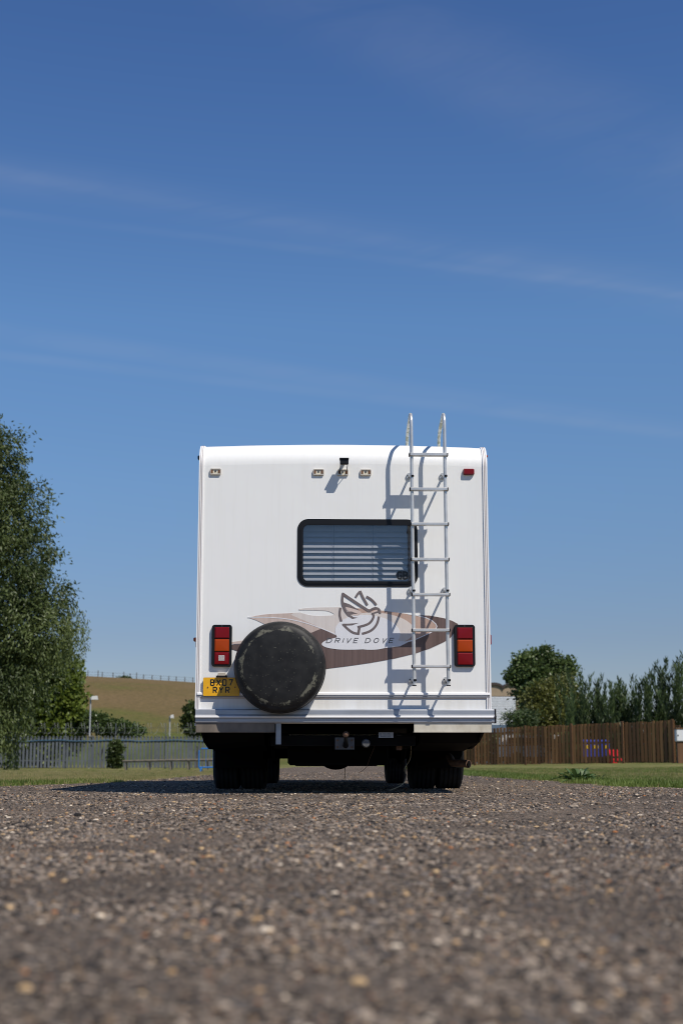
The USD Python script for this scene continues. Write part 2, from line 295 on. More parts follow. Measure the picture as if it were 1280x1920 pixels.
for y0, y1, dens, med, lo, hi in ((.7, 2.6, 11000, .0034, .0012, .012), (2.6, 5, 8200, .0037, .0015, .013), (5, 9, 4600, .0040, .0018, .014), (9, 15, 1700, .0046, .0025, .015), (15, 30, 160, .008, .005, .018)):
    hw = .26 * y1 + .7; n = int((y1 - y0) * 2 * hw * dens)
    x, y = rng.uniform(-hw, hw, n), rng.uniform(y0, y1, n)
    clump = meshkit.fbm(np.stack([x * 2.3, y * 2.3, 0 * x], -1), 3, 8)
    ok = (x > edge_left(y) - .1) & (x < edge_right(y) + .1) & (rng.random(n) < np.clip(.30 + 3.6 * (clump - .40), .10, 1)) & (np.abs(x) < .26 * y + .7)
    x, y = x[ok], y[ok]; s = np.clip(med * np.exp(rng.normal(0, .52, len(x))), lo, hi)
    P.append(np.stack([x, y, gravel_z(x, y) + .12 * s], 1)); S.append(s)
# a few larger stones that stand out
for px, py, s in ((600, 1842, .013), (418, 1470 + 62, .02), (468, 1514, .026), (145, 1533, .024), (1120, 1513, .022), (880, 1660, .014), (1010, 1695, .011), (405, 1690, .013), (330, 1708, .013), (210, 1766, .011), (640, 1760, .009), (1075, 1520, .028), (560, 1905, .010), (95, 1905, .010), (1180, 1600, .016), (300, 1640, .014)):
    r = ray(px, py); k = -CAM_H / r[2]; p = r * k
    P.append(np.array([[p[0], p[1], gravel_z(np.array([p[0]]), np.array([p[1]]))[0] + .3 * s]])); S.append(np.array([s]))
P, S = np.vstack(P), np.concatenate(S)
idx = rng.choice(len(stone_cols), len(P), p=weights) * 2 + rng.integers(0, 2, len(P))
instancer('loose_gravel', protos, P, idx, S, 'loose grey, tan and rusty stones scattered over the track', 'gravel')
print('stones', len(P))

# ------------------------------------------------------------------ grass
def tuft(n, h, spread, w, lean=.45, seed=0):
    r = np.random.default_rng(seed); V, F = [], []
    for k in range(n):
        b = np.array([*(r.normal(0, spread, 2)), -.01]); a = r.uniform(0, 6.28); hh = h * r.uniform(.45, 1.1)
        side = np.array([math.cos(a), math.sin(a), 0]) * w; ld = np.array([math.cos(a + 1.5), math.sin(a + 1.5), 0]) * hh * r.uniform(.1, lean) * r.choice([-1, 1])
        mid, tip = b + ld * .35 + [0, 0, hh * .6], b + ld + [0, 0, hh]
        i = len(V); V += [b - side, b + side, mid + side * .7, mid - side * .7, tip]; F += [[i, i + 1, i + 2], [i, i + 2, i + 3], [i + 3, i + 2, i + 4]]
    return trimesh.Trimesh(np.array(V), np.array(F), process=False)
M['grass_green'] = leaf_mat('grass_green', (.19, .25, .050), (.08, .125, .022), trans=.3, scale=1.2, rough=.6)
M['grass_dry'] = leaf_mat('grass_dry', (.46, .38, .18), (.24, .21, .08), trans=.3, scale=1.2, rough=.6)
M['grass_mid'] = leaf_mat('grass_mid', (.28, .27, .085), (.13, .15, .038), trans=.3, scale=1.2, rough=.6)
gp = [('tuft', tuft(16, .062, .035, .0035, seed=k), M['grass_green']) for k in range(3)] + [('tuft', tuft(16, .055, .04, .003, seed=10 + k), M['grass_dry']) for k in range(3)] + \
     [('tuft', tuft(16, .055, .04, .003, seed=20 + k), M['grass_mid']) for k in range(3)]
def lawn(side):
    out = []
    for y0, y1, dens in ((10.5, 18, 330), (18, 28, 170), (28, 44, 70)):
        hw = .255 * y1 + 5; n = int((y1 - y0) * hw * dens)
        x, y = rng.uniform(0, hw, n) * side, rng.uniform(y0, y1, n)
        e = (edge_right(y) if side > 0 else -edge_left(y)) + wob(x * 0 + 3 * side, y, .25) * side * (1 if side > 0 else 1)
        d = np.abs(x) - e + wob(x, y, .28, 3.0, 12)
        ok = (d > 0) & (rng.random(n) < sst(.25 * y1 + 5, .25 * y1 + .6, np.abs(x))) & (rng.random(n) < .25 + .75 * sst(0, .25, d))
        x, y, d = x[ok], y[ok], d[ok]
        tone = meshkit.fbm(np.stack([x * .7, y * .35, 0 * x], -1), 3, 21 if side > 0 else 24)
        lush = np.exp(-((d - .35) / .35) ** 2)
        if side < 0: lush = lush * .95 * sst(19, 15.5, y)
        pr = rng.random(len(x))
        g_ = pr < np.clip((.12 if side > 0 else .02) + .95 * lush + (.5 if side > 0 else .25) * (tone - .47) * 2, .04, .95)
        kind = np.where(g_, 0, np.where(rng.random(len(x)) < (.88 if side < 0 else .34), 1, 2))
        s = rng.uniform(.55, 1.0, len(x)) * (1 + .75 * lush) * (1 if side > 0 else .95)
        out.append((np.stack([x, y, ground_z(x, y)], 1), kind * 3 + rng.integers(0, 3, len(x)), s))
    return [np.concatenate([o[k] for o in out]) for k in range(3)]
p, i, s = lawn(1); instancer('lawn_grass', gp, p, i, s, 'green mown grass between the gravel edge and the wooden fence', 'grass'); print('grass', len(p))
p, i, s = lawn(-1); instancer('verge_grass', gp, p, i, s, 'straw coloured and green verge grass left of the motorhome', 'grass'); print('grass', len(p))

# ------------------------------------------------------------------ motorhome
YAW = math.radians(1.3); RV0 = np.array([0.016, 11.0, 0.0])
cy_, sy_ = math.cos(YAW), math.sin(YAW)
def RX(px, py, off=0.0):
    """photo position on the plane off metres in front of (-) or behind the rear wall's outside -> (x, z) in the motorhome's frame"""
    d = ray(px, py); n = np.array([-sy_, cy_, 0])
    o = np.array([0, 0, CAM_H]); k = ((RV0 - o) @ n + off) / (d @ n); p = o + d * k - RV0
    return np.array([cy_ * p[0] + sy_ * p[1], p[2]])
def poly(pts, off=0.0): return Polygon([RX(x, y, off) for x, y in pts]).buffer(0)
rv = thing('motorhome', 'white coachbuilt motorhome seen from behind on the gravel track', 'motorhome', RV0, math.degrees(YAW))
HW = 1.136; LEN = 5.3; RAD = .19; H0 = 2.742; ZB = RX(640, 1357)[1]
print('half widths', RX(366, 1350), RX(922, 1350), RX(372.5, 840), RX(909.5, 840), 'zb', ZB)
def crown(x): return .024 * (1 - (np.asarray(x) / HW) ** 2)
xin = HW - .036
# rear wall with its window opening
wx0, wz1 = RX(560, 977); wx1, wz0 = RX(779, 1097)
hole = rrect(wx0, wz0, wx1, wz1, .075)
xr = np.linspace(-xin, xin, 25)
top = [(x, H0 - RAD + crown(x)) for x in xr]
rear = Polygon([(-xin, ZB), (xin, ZB)] + top[::-1]).difference(hole)
m = slab(rear, -.03, .03); obj('rear_wall', m, M['white'], rv)
# roof, rounded over at the back
ang = np.linspace(0, math.pi / 2, 14)
prof = [(RAD - RAD * math.cos(a), -RAD + RAD * math.sin(a)) for a in ang] + [(y, 0) for y in (.6, 2, 4, LEN)]
xa = np.linspace(-xin, xin, 25)
RXg, K = np.meshgrid(xa, np.arange(len(prof)), indexing='ij')
pr = np.array(prof)
V = np.stack([RXg, pr[K, 0], H0 + crown(RXg) + pr[K, 1]], -1)
obj('roof', grid_mesh(V[..., 0].T, V[..., 1].T, V[..., 2].T), M['white'], rv, smooth=True)
# side walls, front wall and floor
sidepoly = [(.002, ZB - .02), (0.002, H0 - RAD)] + [(y + .001, H0 + z - .004) for y, z in prof[1:14]] + [(LEN, H0 - .004), (LEN, .75), (LEN - .9, ZB - .02), (2.50, ZB - .02), (2.45, .62), (2.1, .76), (1.75, .62), (1.70, ZB - .02)]
skirtpoly = [(.02, ZB - .021), (.55, .41), (1.1, .36), (1.65, .36), (1.69, ZB - .021)]
for s in (-1, 1):
    m = sweep_x(sidepoly, (HW - .03) if s > 0 else -HW + .001, (HW - .001) if s > 0 else -(HW - .03)); obj('side_wall', m, M['white'], rv); obj('side_skirt', sweep_x(skirtpoly, (HW - .05) if s > 0 else -HW + .03, (HW - .03) if s > 0 else -(HW - .05)), M['black'], rv)
fz = ZB + .012
obj('floor', cat_([bx(-xin, xin, .035, LEN, fz, fz + .05), bx(-HW + .05, HW - .05, LEN - .02, LEN, fz, H0 - .05)]), M['black'], rv)
# inside: a dark lining behind the blind
obj('interior_lining', bx(wx0 - .2, wx1 + .2, .30, .32, wz0 - .2, wz1 + .2), M['dark_in'], rv)
# cab in front (hidden from behind)
cabp = [(LEN, .45), (LEN, 2.2), (LEN + .55, 2.15), (LEN + 1.0, 1.35), (LEN + 1.7, 1.15), (LEN + 1.85, .95), (LEN + 1.85, .42)]
obj('cab', sweep_x(cabp, -.98, .98), M['white'], rv)
wsc = sweep_x([(LEN + .57, 2.12), (LEN + .60, 2.13), (LEN + 1.02, 1.38), (LEN + .99, 1.37)], -.86, .86); obj('windscreen', wsc, M['blackrub'], rv)
# corner trims following the wall and the roof round
path = [(0, ZB - .02)] + [(0, z) for z in np.linspace(ZB + .1, H0 - RAD, 10)] + prof[1:14] + [(.6, 0), (1.2, 0)]
path = np.array([(y, z if k < 11 else H0 + z) for k, (y, z) in enumerate(path)])
def strip(x0, x1, lift):
    t = np.gradient(path, axis=0); t /= np.linalg.norm(t, axis=1, keepdims=True); nrm = np.stack([-t[:, 1], t[:, 0]], 1)
    o = path + nrm * lift; i_ = path - nrm * .004; n = len(path)
    V = np.vstack([np.stack([np.full(n, xx), pp[:, 0], pp[:, 1]], 1) for xx, pp in ((x0, i_), (x0, o), (x1, o), (x1, i_))])
    F = []
    for k in range(n - 1):
        for a, b in ((0, 1), (1, 2), (2, 3), (3, 0)):
            F += [[a * n + k, b * n + k, b * n + k + 1], [a * n + k, b * n + k + 1, a * n + k + 1]]
    F += [[0, 3 * n, 2 * n], [0, 2 * n, n]]
    mm = trimesh.Trimesh(V, F, process=False); trimesh.repair.fix_normals(mm); return mm
for s in (-1, 1):
    a, b = sorted((s * xin, s * HW)); tr = obj('corner_trim', strip(a, b, .009), M['trim'], rv, smooth=30)
    for q, (o, wd) in enumerate(((.010, .0028), (.022, .0022))):
        a, b = sorted((s * (xin + o), s * (xin + o + wd))); obj('seal_line', strip(a, b, .0115), M['seal'], tr, smooth=30)
# window: rubber frame, tinted pane, blind
win = obj('window_frame', slab(rrect(*RX(557, 1100), *RX(782, 974), .083).difference(rrect(*RX(567, 1091), *RX(773, 984), .045)), -.012, .017), M['blackrub'], rv, smooth=40)
obj('window_lip', slab(rrect(*RX(563, 1094.5), *RX(776, 980.5), .06).difference(rrect(*RX(568, 1090), *RX(772, 985), .042)), .005, .005), M['blackrub'], win, smooth=40)
obj('pane', slab(rrect(*RX(566, 1092), *RX(774, 983), .047), -.003, .003), M['pane'], win)
bl = obj('blind_headrail', bx(wx0 - .03, wx1 + .03, .055, .10, wz1 - .02, wz1 + .02), M['dark_in'], rv)
pitch = RX(640, 1050)[1] - RX(640, 1060.3)[1]
z = RX(640, 1014, -.0)[1] + 3.5 * pitch; k = 0
while z > wz0 - .03:
    t = np.linspace(-1, 1, 7)   # curved slats, lower edge towards the glass
    yy = .078 - .0165 * t - .0015 * (1 - t * t); zz = z - .55 * pitch * t
    a = np.stack([yy, zz], 1)
    V = np.vstack([np.stack([np.full(7, xx), a[:, 0], a[:, 1]], 1) for xx in (wx0 - .02, wx1 + .02)])
    F = [[i, i + 1, 8 + i] for i in range(6)] + [[i, 8 + i, 7 + i] for i in range(6)]
    # waves along the length
    obj('blind_slat', trimesh.Trimesh(V, F, process=False), M['blind'], rv, smooth=True); z -= pitch; k += 1
for px in (626, 700): 
    x = RX(px, 1040)[0]; obj('blind_cord', bx(x - .001, x + .001, .056, .058, wz0, wz1), M['blackrub'], rv)
# ---- stroke lettering
GL = {'B': [[(0, 0), (0, 1), (.72, 1), (.92, .9), (.92, .62), (.72, .53), (0, .53)], [(.72, .53), (1, .42), (1, .12), (.78, 0), (0, 0)]],
      'X': [[(0, 0), (1, 1)], [(0, 1), (1, 0)]], '0': [[(0, .12), (0, .88), (.15, 1), (.85, 1), (1, .88), (1, .12), (.85, 0), (.15, 0), (0, .12)]],
      '7': [[(0, 1), (1, 1), (.38, 0)]], 'R': [[(0, 0), (0, 1), (.75, 1), (1, .87), (1, .6), (.75, .47), (0, .47)], [(.5, .47), (1, 0)]],
      'Y': [[(0, 1), (.5, .48), (1, 1)], [(.5, .48), (.5, 0)]], 'G': [[(1, .78), (1, .88), (.85, 1), (.15, 1), (0, .88), (0, .12), (.15, 0), (.85, 0), (1, .12), (1, .48), (.55, .48)]],
      'D': [[(0, 0), (0, 1), (.5, 1), (.85, .82), (1, .5), (.85, .18), (.5, 0), (0, 0)]], 'I': [[(.5, 0), (.5, 1)]], 'V': [[(0, 1), (.4, 0), (1, 1)]], 'E': [[(1, 1), (0, 1), (0, 0), (1, 0)], [(0, .5), (.85, .5)]],
      'O': [[(.5 + .5 * math.cos(a), .5 + .5 * math.sin(a)) for a in np.linspace(0, 2 * math.pi, 25)]]}
def letters(items, stroke, off, slant=0.0, join=2):
    """items: (char, px left, px right, py top, py bottom)"""
    g = []
    for ch, l, r, t, b in items:
        (x0, z0), (x1, z1) = RX(l, b, -off), RX(r, t, -off); h = stroke / 2
        for st in GL[ch]:
            g.append(LineString([(x0 + h + u * (x1 - x0 - stroke) + slant * v * (z1 - z0), z0 + h + v * (z1 - z0 - stroke)) for u, v in st]).buffer(h, cap_style=2 if join == 2 else 1, join_style=join))
    return unary_union(g)
st = obj('country_sticker', slab(affinity.scale(Point(*RX(754, 1079)).buffer(1, quad_segs=24), .052, .037), .0005, .001), mat('sticker_grey', (.10, .11, .12), .5), win)
obj('sticker_lettering', slab(letters((('G', 744.5, 753.5, 1071, 1086.5), ('B', 755, 764.5, 1071, 1086.5)), .0115, .01), .002, .001), M['ink'], st)
# ---- printed graphic
def spl(pts, n=120): return smooth_path(pts, n, closed=True)
def lens(cx, cy, rx, ry, rot=0): return affinity.rotate(affinity.scale(Point(cx, cy).buffer(1, quad_segs=32), rx, ry), rot)
def px2loc(g):
    from shapely import transform
    return transform(g, lambda a: np.array([RX(x, y) for x, y in a]))
tan_px = Polygon([(465, 1158), (482, 1154.3), (500, 1151.8), (540, 1150), (562, 1148.5), (560, 1142), (575, 1140.3), (600, 1139), (637, 1138.6), (690, 1142), (732, 1147), (780, 1154), (797, 1158), (809, 1163.5), (816.5, 1170), (818.5, 1175),
                  (815, 1181), (805, 1187.5), (777, 1200), (749, 1208), (700, 1216), (660, 1217), (626, 1190), (602, 1179), (585, 1186), (560, 1192), (520, 1186), (495, 1170), (480, 1163)])
brown_px = Polygon([(440, 1208.5), (500, 1206), (560, 1196), (585, 1186), (602, 1178.8), (626, 1190), (640, 1196), (700, 1212), (749, 1208.6), (777, 1200.5), (805, 1188), (815.5, 1181.4), (819.2, 1175), (817, 1169.6), (809.5, 1163), (797.5, 1157.6), (781, 1153.7),
                    (805, 1154.4), (833, 1159.5), (848, 1164.5), (858, 1170), (859, 1176), (853, 1184), (845, 1195), (833, 1203.5), (806, 1216), (777, 1226), (735, 1236), (692, 1243.5), (650, 1249.5), (609, 1254.5), (560, 1257), (500, 1240), (433, 1217), (433, 1210)])
tailpx = Polygon([(432, 1204.5), (470, 1199), (470, 1206), (432, 1208.2)])
white_lens = Polygon(smooth_path([(558, 1146), (575, 1144.2), (600, 1145), (622, 1149), (626, 1152), (615, 1154.5), (590, 1154.8), (572, 1151.5)], 60, True))
blob = unary_union([lens(689, 1186, 61, 32.5, 4), lens(672, 1204.5, 69, 13.6, -3), Polygon([(720, 1200), (760, 1203), (775, 1199), (750, 1212), (700, 1218)])]).buffer(2).buffer(-2)
ringpx = lens(704, 1180, 72, 31, 3)
tan_clip = tan_px.difference(white_lens)
left_part = tan_clip.intersection(box(400, 1100, 660, 1300)); right_part = tan_clip.intersection(box(660, 1100, 900, 1300))
gr = obj('printed_swoosh', slab(px2loc(left_part.intersection(box(400, 1100, 700, 1300)).difference(Polygon([(545, 1153), (580, 1130), (700, 1130), (700, 1200), (640, 1200), (620, 1188), (590, 1172)]))), .001, .0012), M['tan'], rv, label='tan and brown printed swoosh on the rear wall')
def deco(name, g, lift, mt): return obj(name, slab(px2loc(g), .001, lift), mt, gr)
deco('pale_swoosh', left_part.intersection(Polygon([(545, 1153), (580, 1130), (700, 1130), (700, 1200), (640, 1200), (620, 1188), (590, 1172)])), .0012, M['beige'])
deco('right_swoosh', right_part, .0012, M['tan2'])
deco('brown_swoosh', brown_px, .0013, M['brown'])
deco('tail_swoosh', tailpx, .0012, M['pink'])
deco('inner_swoosh', ringpx.intersection(right_part), .0020, M['beige'])
line1 = LineString(smooth_path([(465, 1157.8), (515, 1158.5), (560, 1165), (602, 1178.5), (630, 1190)], 50)).buffer(.7)
line2 = LineString([(765, 1151.8), (780, 1154), (797, 1158), (809, 1163.5), (816.5, 1170), (818.8, 1175), (815.5, 1181), (805, 1187.5), (777, 1200), (749, 1208.3)]).buffer(.75)
deco('pinstripe', line1, .0022, M['pearl']); deco('pinstripe', line2, .0022, M['pearl'])
deco('white_badge', blob, .0028, M['pearl'])
def D(pts): return [(590 + x / 8, 1090 + y / 8) for x, y in pts]
def stroke(pts, w, smooth=False, n=30):
    p = D(pts); p = smooth_path(p, n) if smooth else p
    return LineString(p).buffer(w / 16, cap_style=2, join_style=2, mitre_limit=6)
dv = [stroke([(415, 185), (640, 335), (815, 450)], 38), stroke([(425, 175), (412, 290), (440, 410), (500, 500), (570, 552)], 34, True),
      Polygon(D([(420, 312), (520, 345), (670, 436), (560, 405), (440, 378)])), Polygon(D([(475, 462), (545, 455), (640, 490), (560, 490), (520, 510)])), Polygon(D([(520, 530), (640, 546), (570, 566)])),
      stroke([(808, 455), (850, 425), (900, 405), (945, 412), (972, 445), (975, 490)], 34, True), Polygon(D([(990, 440), (985, 492), (950, 470), (880, 490), (860, 488), (850, 500), (850, 482), (940, 452)])),
      stroke([(862, 480), (880, 520), (866, 570), (820, 628), (750, 662), (640, 690)], 36, True), stroke([(672, 680), (650, 800)], 38), stroke([(665, 790), (590, 778), (500, 722), (420, 645)], 36, True),
      Polygon(D([(400, 640), (520, 636), (655, 626), (560, 662), (440, 668)])),
      stroke([(385, 400), (374, 490), (400, 606)], 34, True), stroke([(772, 228), (855, 280), (922, 356)], 32, True), stroke([(612, 240), (640, 195), (680, 150)], 32), stroke([(678, 145), (720, 240), (788, 357)], 34),
      stroke([(960, 530), (935, 630), (850, 735), (705, 790)], 36, True)]
deco('dove_emblem', unary_union(dv), .0036, M['dove'])
deco('emblem_feather', Polygon(D([(452, 378), (560, 408), (665, 440), (700, 470), (640, 520), (560, 500), (480, 430)])).difference(unary_union(dv).buffer(.2)), .0033, M['pink'])
deco('emblem_feather', Polygon(D([(830, 465), (940, 425), (935, 450), (860, 478)])).difference(unary_union(dv).buffer(.2)), .0033, M['pink'])
def L8(ch, l, r): return (ch, 590 + l / 8, 590 + r / 8, 1090 + 850 / 8, 1090 + 928 / 8)
obj('graphic_lettering', slab(letters([L8('D', 165, 250), L8('R', 292, 365), L8('I', 408, 424), L8('V', 462, 535), L8('E', 572, 640), L8('D', 747, 830), L8('O', 872, 950), L8('V', 1000, 1065), L8('E', 1102, 1172)], .0062, .003, slant=.28), .001, .0036), mat('lettering_grey', (.10, .10, .11), .5), gr)
# ---- marker lights
def marker(px, py, lens_m, rim, kind):
    (x0, z0), (x1, z1) = RX(px - 10.4, py + 5.6, -.012), RX(px + 10.4, py - 5.6, -.012)
    body = trimesh.convex.convex_hull(np.vstack([slab(rrect(x0, z0, x1, z1, .010), 0, .016).vertices, slab(rrect(x0 + .006, z0 + .006, x1 - .006, z1 - .006, .008), .016, .012).vertices])) if kind == 'solid' else slab(rrect(x0, z0, x1, z1, .010).difference(rrect(x0 + .007, z0 + .007, x1 - .007, z1 - .007, .006)), -.002, .016)
    o = obj('marker_light', body, rim, rv, smooth=30, label='red marker light' if kind == 'solid' else None)
    if kind != 'solid':
        obj('lens', slab(rrect(x0 + .005, z0 + .005, x1 - .005, z1 - .005, .006), .001, .007), lens_m, o)
        xm, zm = (x0 + x1) / 2, (z0 + z1) / 2
        for sx in (-1, 1): obj('bulb_socket', slab(box(xm + sx * .028 - .008, zm - .011, xm + sx * .028 + .008, zm + .013), .008, .004), M['lens_brown'], o)
        obj('bulb', slab(box(xm - .006, zm - .002, xm + .006, zm + .013), .008, .004), M['steel'], o)
marker(404, 884, M['lens_clear'], M['chrome'], 'open'); marker(597, 885, M['lens_clear'], M['chrome'], 'open'); marker(642.5, 885.5, M['lens_clear'], M['chrome'], 'open'); marker(685.5, 885.5, M['lens_clear'], M['chrome'], 'open')
marker(878.5, 884.5, M['lens_red'], M['lens_red'], 'solid')
# ---- reversing camera on thin struts
cx0, cz0 = RX(637, 872, -.10); cx1, cz1 = RX(653, 861, -.10)
rc = obj('reversing_camera', bx(cx0, cx1, -.120, -.085, cz0 + .004, cz1, .005), M['blackrub'], rv)
obj('hood', bx(cx0 - .003, cx1 + .003, -.128, -.06, cz1 - .002, cz1 + .006), M['blackrub'], rc)
obj('strut', tube([(cx0 + .004, -.088, cz0 + .01), (cx0 + .004, -.002, cz0 - .055)], .003, 6), M['blackrub'], rc); obj('strut', tube([(cx1 - .006, -.088, cz0 + .01), (cx1 - .016, -.002, cz0 - .055)], .003, 6), M['blackrub'], rc)
obj('arm', bx((cx0 + cx1) / 2 - .012, (cx0 + cx1) / 2 + .012, -.086, -.0, cz1 - .014, cz1 - .006), M['blackrub'], rc)
# ---- rear lamps
for side, x0p, x1p in ((-1, 396, 435), (1, 852, 890)):
    (x0, z0), (x1, z1) = RX(x0p, 1250, -.025), RX(x1p, 1171.5, -.025)
    out = rrect(x0, z0, x1, z1, .022); inn = rrect(x0 + .022, z0 + .018, x1 - .020, z1 - .018, .01)
    hs = obj('rear_lamp', cat_([slab(out, .0, .020), slab(out.difference(inn.buffer(-.002)).buffer(-.003), .020, .006)]), M['blackrub'], rv, smooth=30)
    zs = [RX(640, p, -.05)[1] for p in (1176, 1197, 1199, 1221.5, 1223.5, 1246)]
    for q, (nm, mt) in enumerate((('red_lens', 'lens_red'), ('amber_lens', 'lens_amber'), ('red_lens', 'lens_red'))):
        a = slab(rrect(x0 + .023, zs[2 * q + 1], x1 - .021, zs[2 * q], .004), .0205, .008)
        c = slab(rrect(x0 + .031, zs[2 * q + 1] + .006, x1 - .029, zs[2 * q] - .006, .004), .028, .005)
        obj(nm, trimesh.convex.convex_hull(np.vstack([a.vertices, c.vertices])), M[mt], hs, smooth=30)
    obj('screw', slab(Point((x0 + x1) / 2, z1 - .010).buffer(.004), .026, .002), M['steel'], hs)
    if side < 0:
        (a, b), (c, d) = RX(409, 1238.5, -.06), RX(420.5, 1228, -.06); obj('reflector_tag', slab(box(a, b, c, d), .0332, .001), M['tag'], hs)
# ---- number plate and its lamp
(x0, z0), (x1, z1) = RX(380.5, 1305, -.03), RX(449, 1270.5, -.03)
npl = obj('number_plate', slab(rrect(x0, z0, x1, z1, .008), .022, .004), M['plate'], rv)
obj('plate_backing', slab(rrect(x0 + .004, z0 + .004, x1 - .004, z1 - .004, .006), .001, .021), M['blackrub'], npl)
P9 = lambda x, y: (370 + x / 9.6, 1160 + y / 9.6)
def L9(ch, l, r, t, b): return (ch, *[370 + l / 9.6, 370 + r / 9.6], 1160 + t / 9.6, 1160 + b / 9.6)
obj('plate_characters', slab(letters([L9('B', 230, 312, 1092, 1214), L9('X', 338, 424, 1092, 1214), L9('0', 444, 528, 1092, 1214), L9('7', 556, 640, 1092, 1214), L9('R', 276, 358, 1228, 1348), L9('Y', 384, 470, 1228, 1348), L9('R', 500, 584, 1228, 1348)], .0085, .027), .0262, .0008), M['ink'], npl)
for px in (389.5, 440.5): obj('plate_screw', slab(Point(*RX(px, 1289, -.03)).buffer(.005), .0262, .003), M['rust'], npl)
(a, b), (c, d) = RX(407, 1271, -.04), RX(424, 1262, -.04)
pl = obj('plate_lamp', trimesh.convex.convex_hull(np.vstack([slab(box(a + .006, b + .014, c - .006, d), .0, .045).vertices, slab(box(a, b, c, b + .010), .0, .035).vertices])), M['chrome'], rv)
obj('lamp_shade', slab(box(a - .008, b + .002, c + .008, b + .016), .035, .014), M['blackrub'], pl)
# ---- horizontal moulding and bumper
(a, z1), (b, z0) = RX(369.5, 1298, -.012), RX(918, 1308.5, -.012)
zm = RX(640, 1303, -.012)[1]
ml = obj('waist_moulding', sweep_x([(0, z0), (-.008, z0), (-.009, zm - .004), (-.018, zm), (-.016, z1 - .006), (-.004, z1), (0, z1)], a, b), M['trim'], rv)
obj('moulding_insert', bx(a, b, -.0115, -.0075, z0 + .004, z0 + .014), mat('moulding_grey', (.30, .30, .31), .5), ml)
obj('moulding_insert', bx(a, b, -.0065, -.001, z0 - .006, z0 - .0005), M['seal'], ml)
zz = {p: RX(640, p, -.05)[1] for p in (1330, 1332, 1340, 1342, 1344, 1346.5, 1348, 1353.5, 1355.5)}
bxl, bxr = RX(366, 1343, -.05)[0], RX(927, 1343, -.05)[0]
bprof = [(0, zz[1355.5]), (-.045, zz[1355.5]), (-.052, zz[1353.5]), (-.052, zz[1348]), (-.060, zz[1346.5]), (-.064, zz[1344]), (-.056, zz[1342]), (-.047, zz[1340]), (-.046, zz[1332]), (-.040, zz[1330]), (0, zz[1330])]
bp = obj('bumper', sweep_x(bprof, bxl, bxr), M['alu'], rv, smooth=25)
obj('bumper_bead', sweep_x([(-.056, zz[1346.5] + .002), (-.066, zz[1346.5] + .001), (-.068, zz[1344]), (-.060, zz[1342] - .002)], bxl, bxr - .01), M['trim'], bp)
for nm, xx, w in (('end_cap', bxr, .012), ('end_cap', bxl - .004, .004)): obj(nm, sweep_x([(y * 1.04, (z - zz[1344]) * 1.06 + zz[1344]) for y, z in bprof], xx, xx + w), M['blackrub'], bp)
# ---- skirts under the bumper
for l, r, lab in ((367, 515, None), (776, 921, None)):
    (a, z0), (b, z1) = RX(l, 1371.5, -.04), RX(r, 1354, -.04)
    sk = obj('rear_skirt', bx(a, b, -.040, -.01, z0, z1 - .004), M['grime_shade' if l < 500 else 'cream'], rv, label='grimy rear skirt with spare wheel shade in its colour' if l < 500 else None); obj('skirt_lip', bx(a, b, -.044, .05, z0 - .008, z0 - .0005), M['grime_shade' if l < 500 else 'cream'], sk)
(a, z0), (b, z1) = RX(517, 1396, -.01), RX(527, 1356, -.01)
st_ = obj('hanging_bracket', bx(a, b, -.012, -.006, z0, z1), M['alu'], rv); obj('bracket_rib', bx((a + b) / 2 - .004, (a + b) / 2 + .004, -.017, -.0125, z0, z1), M['alu'], st_)
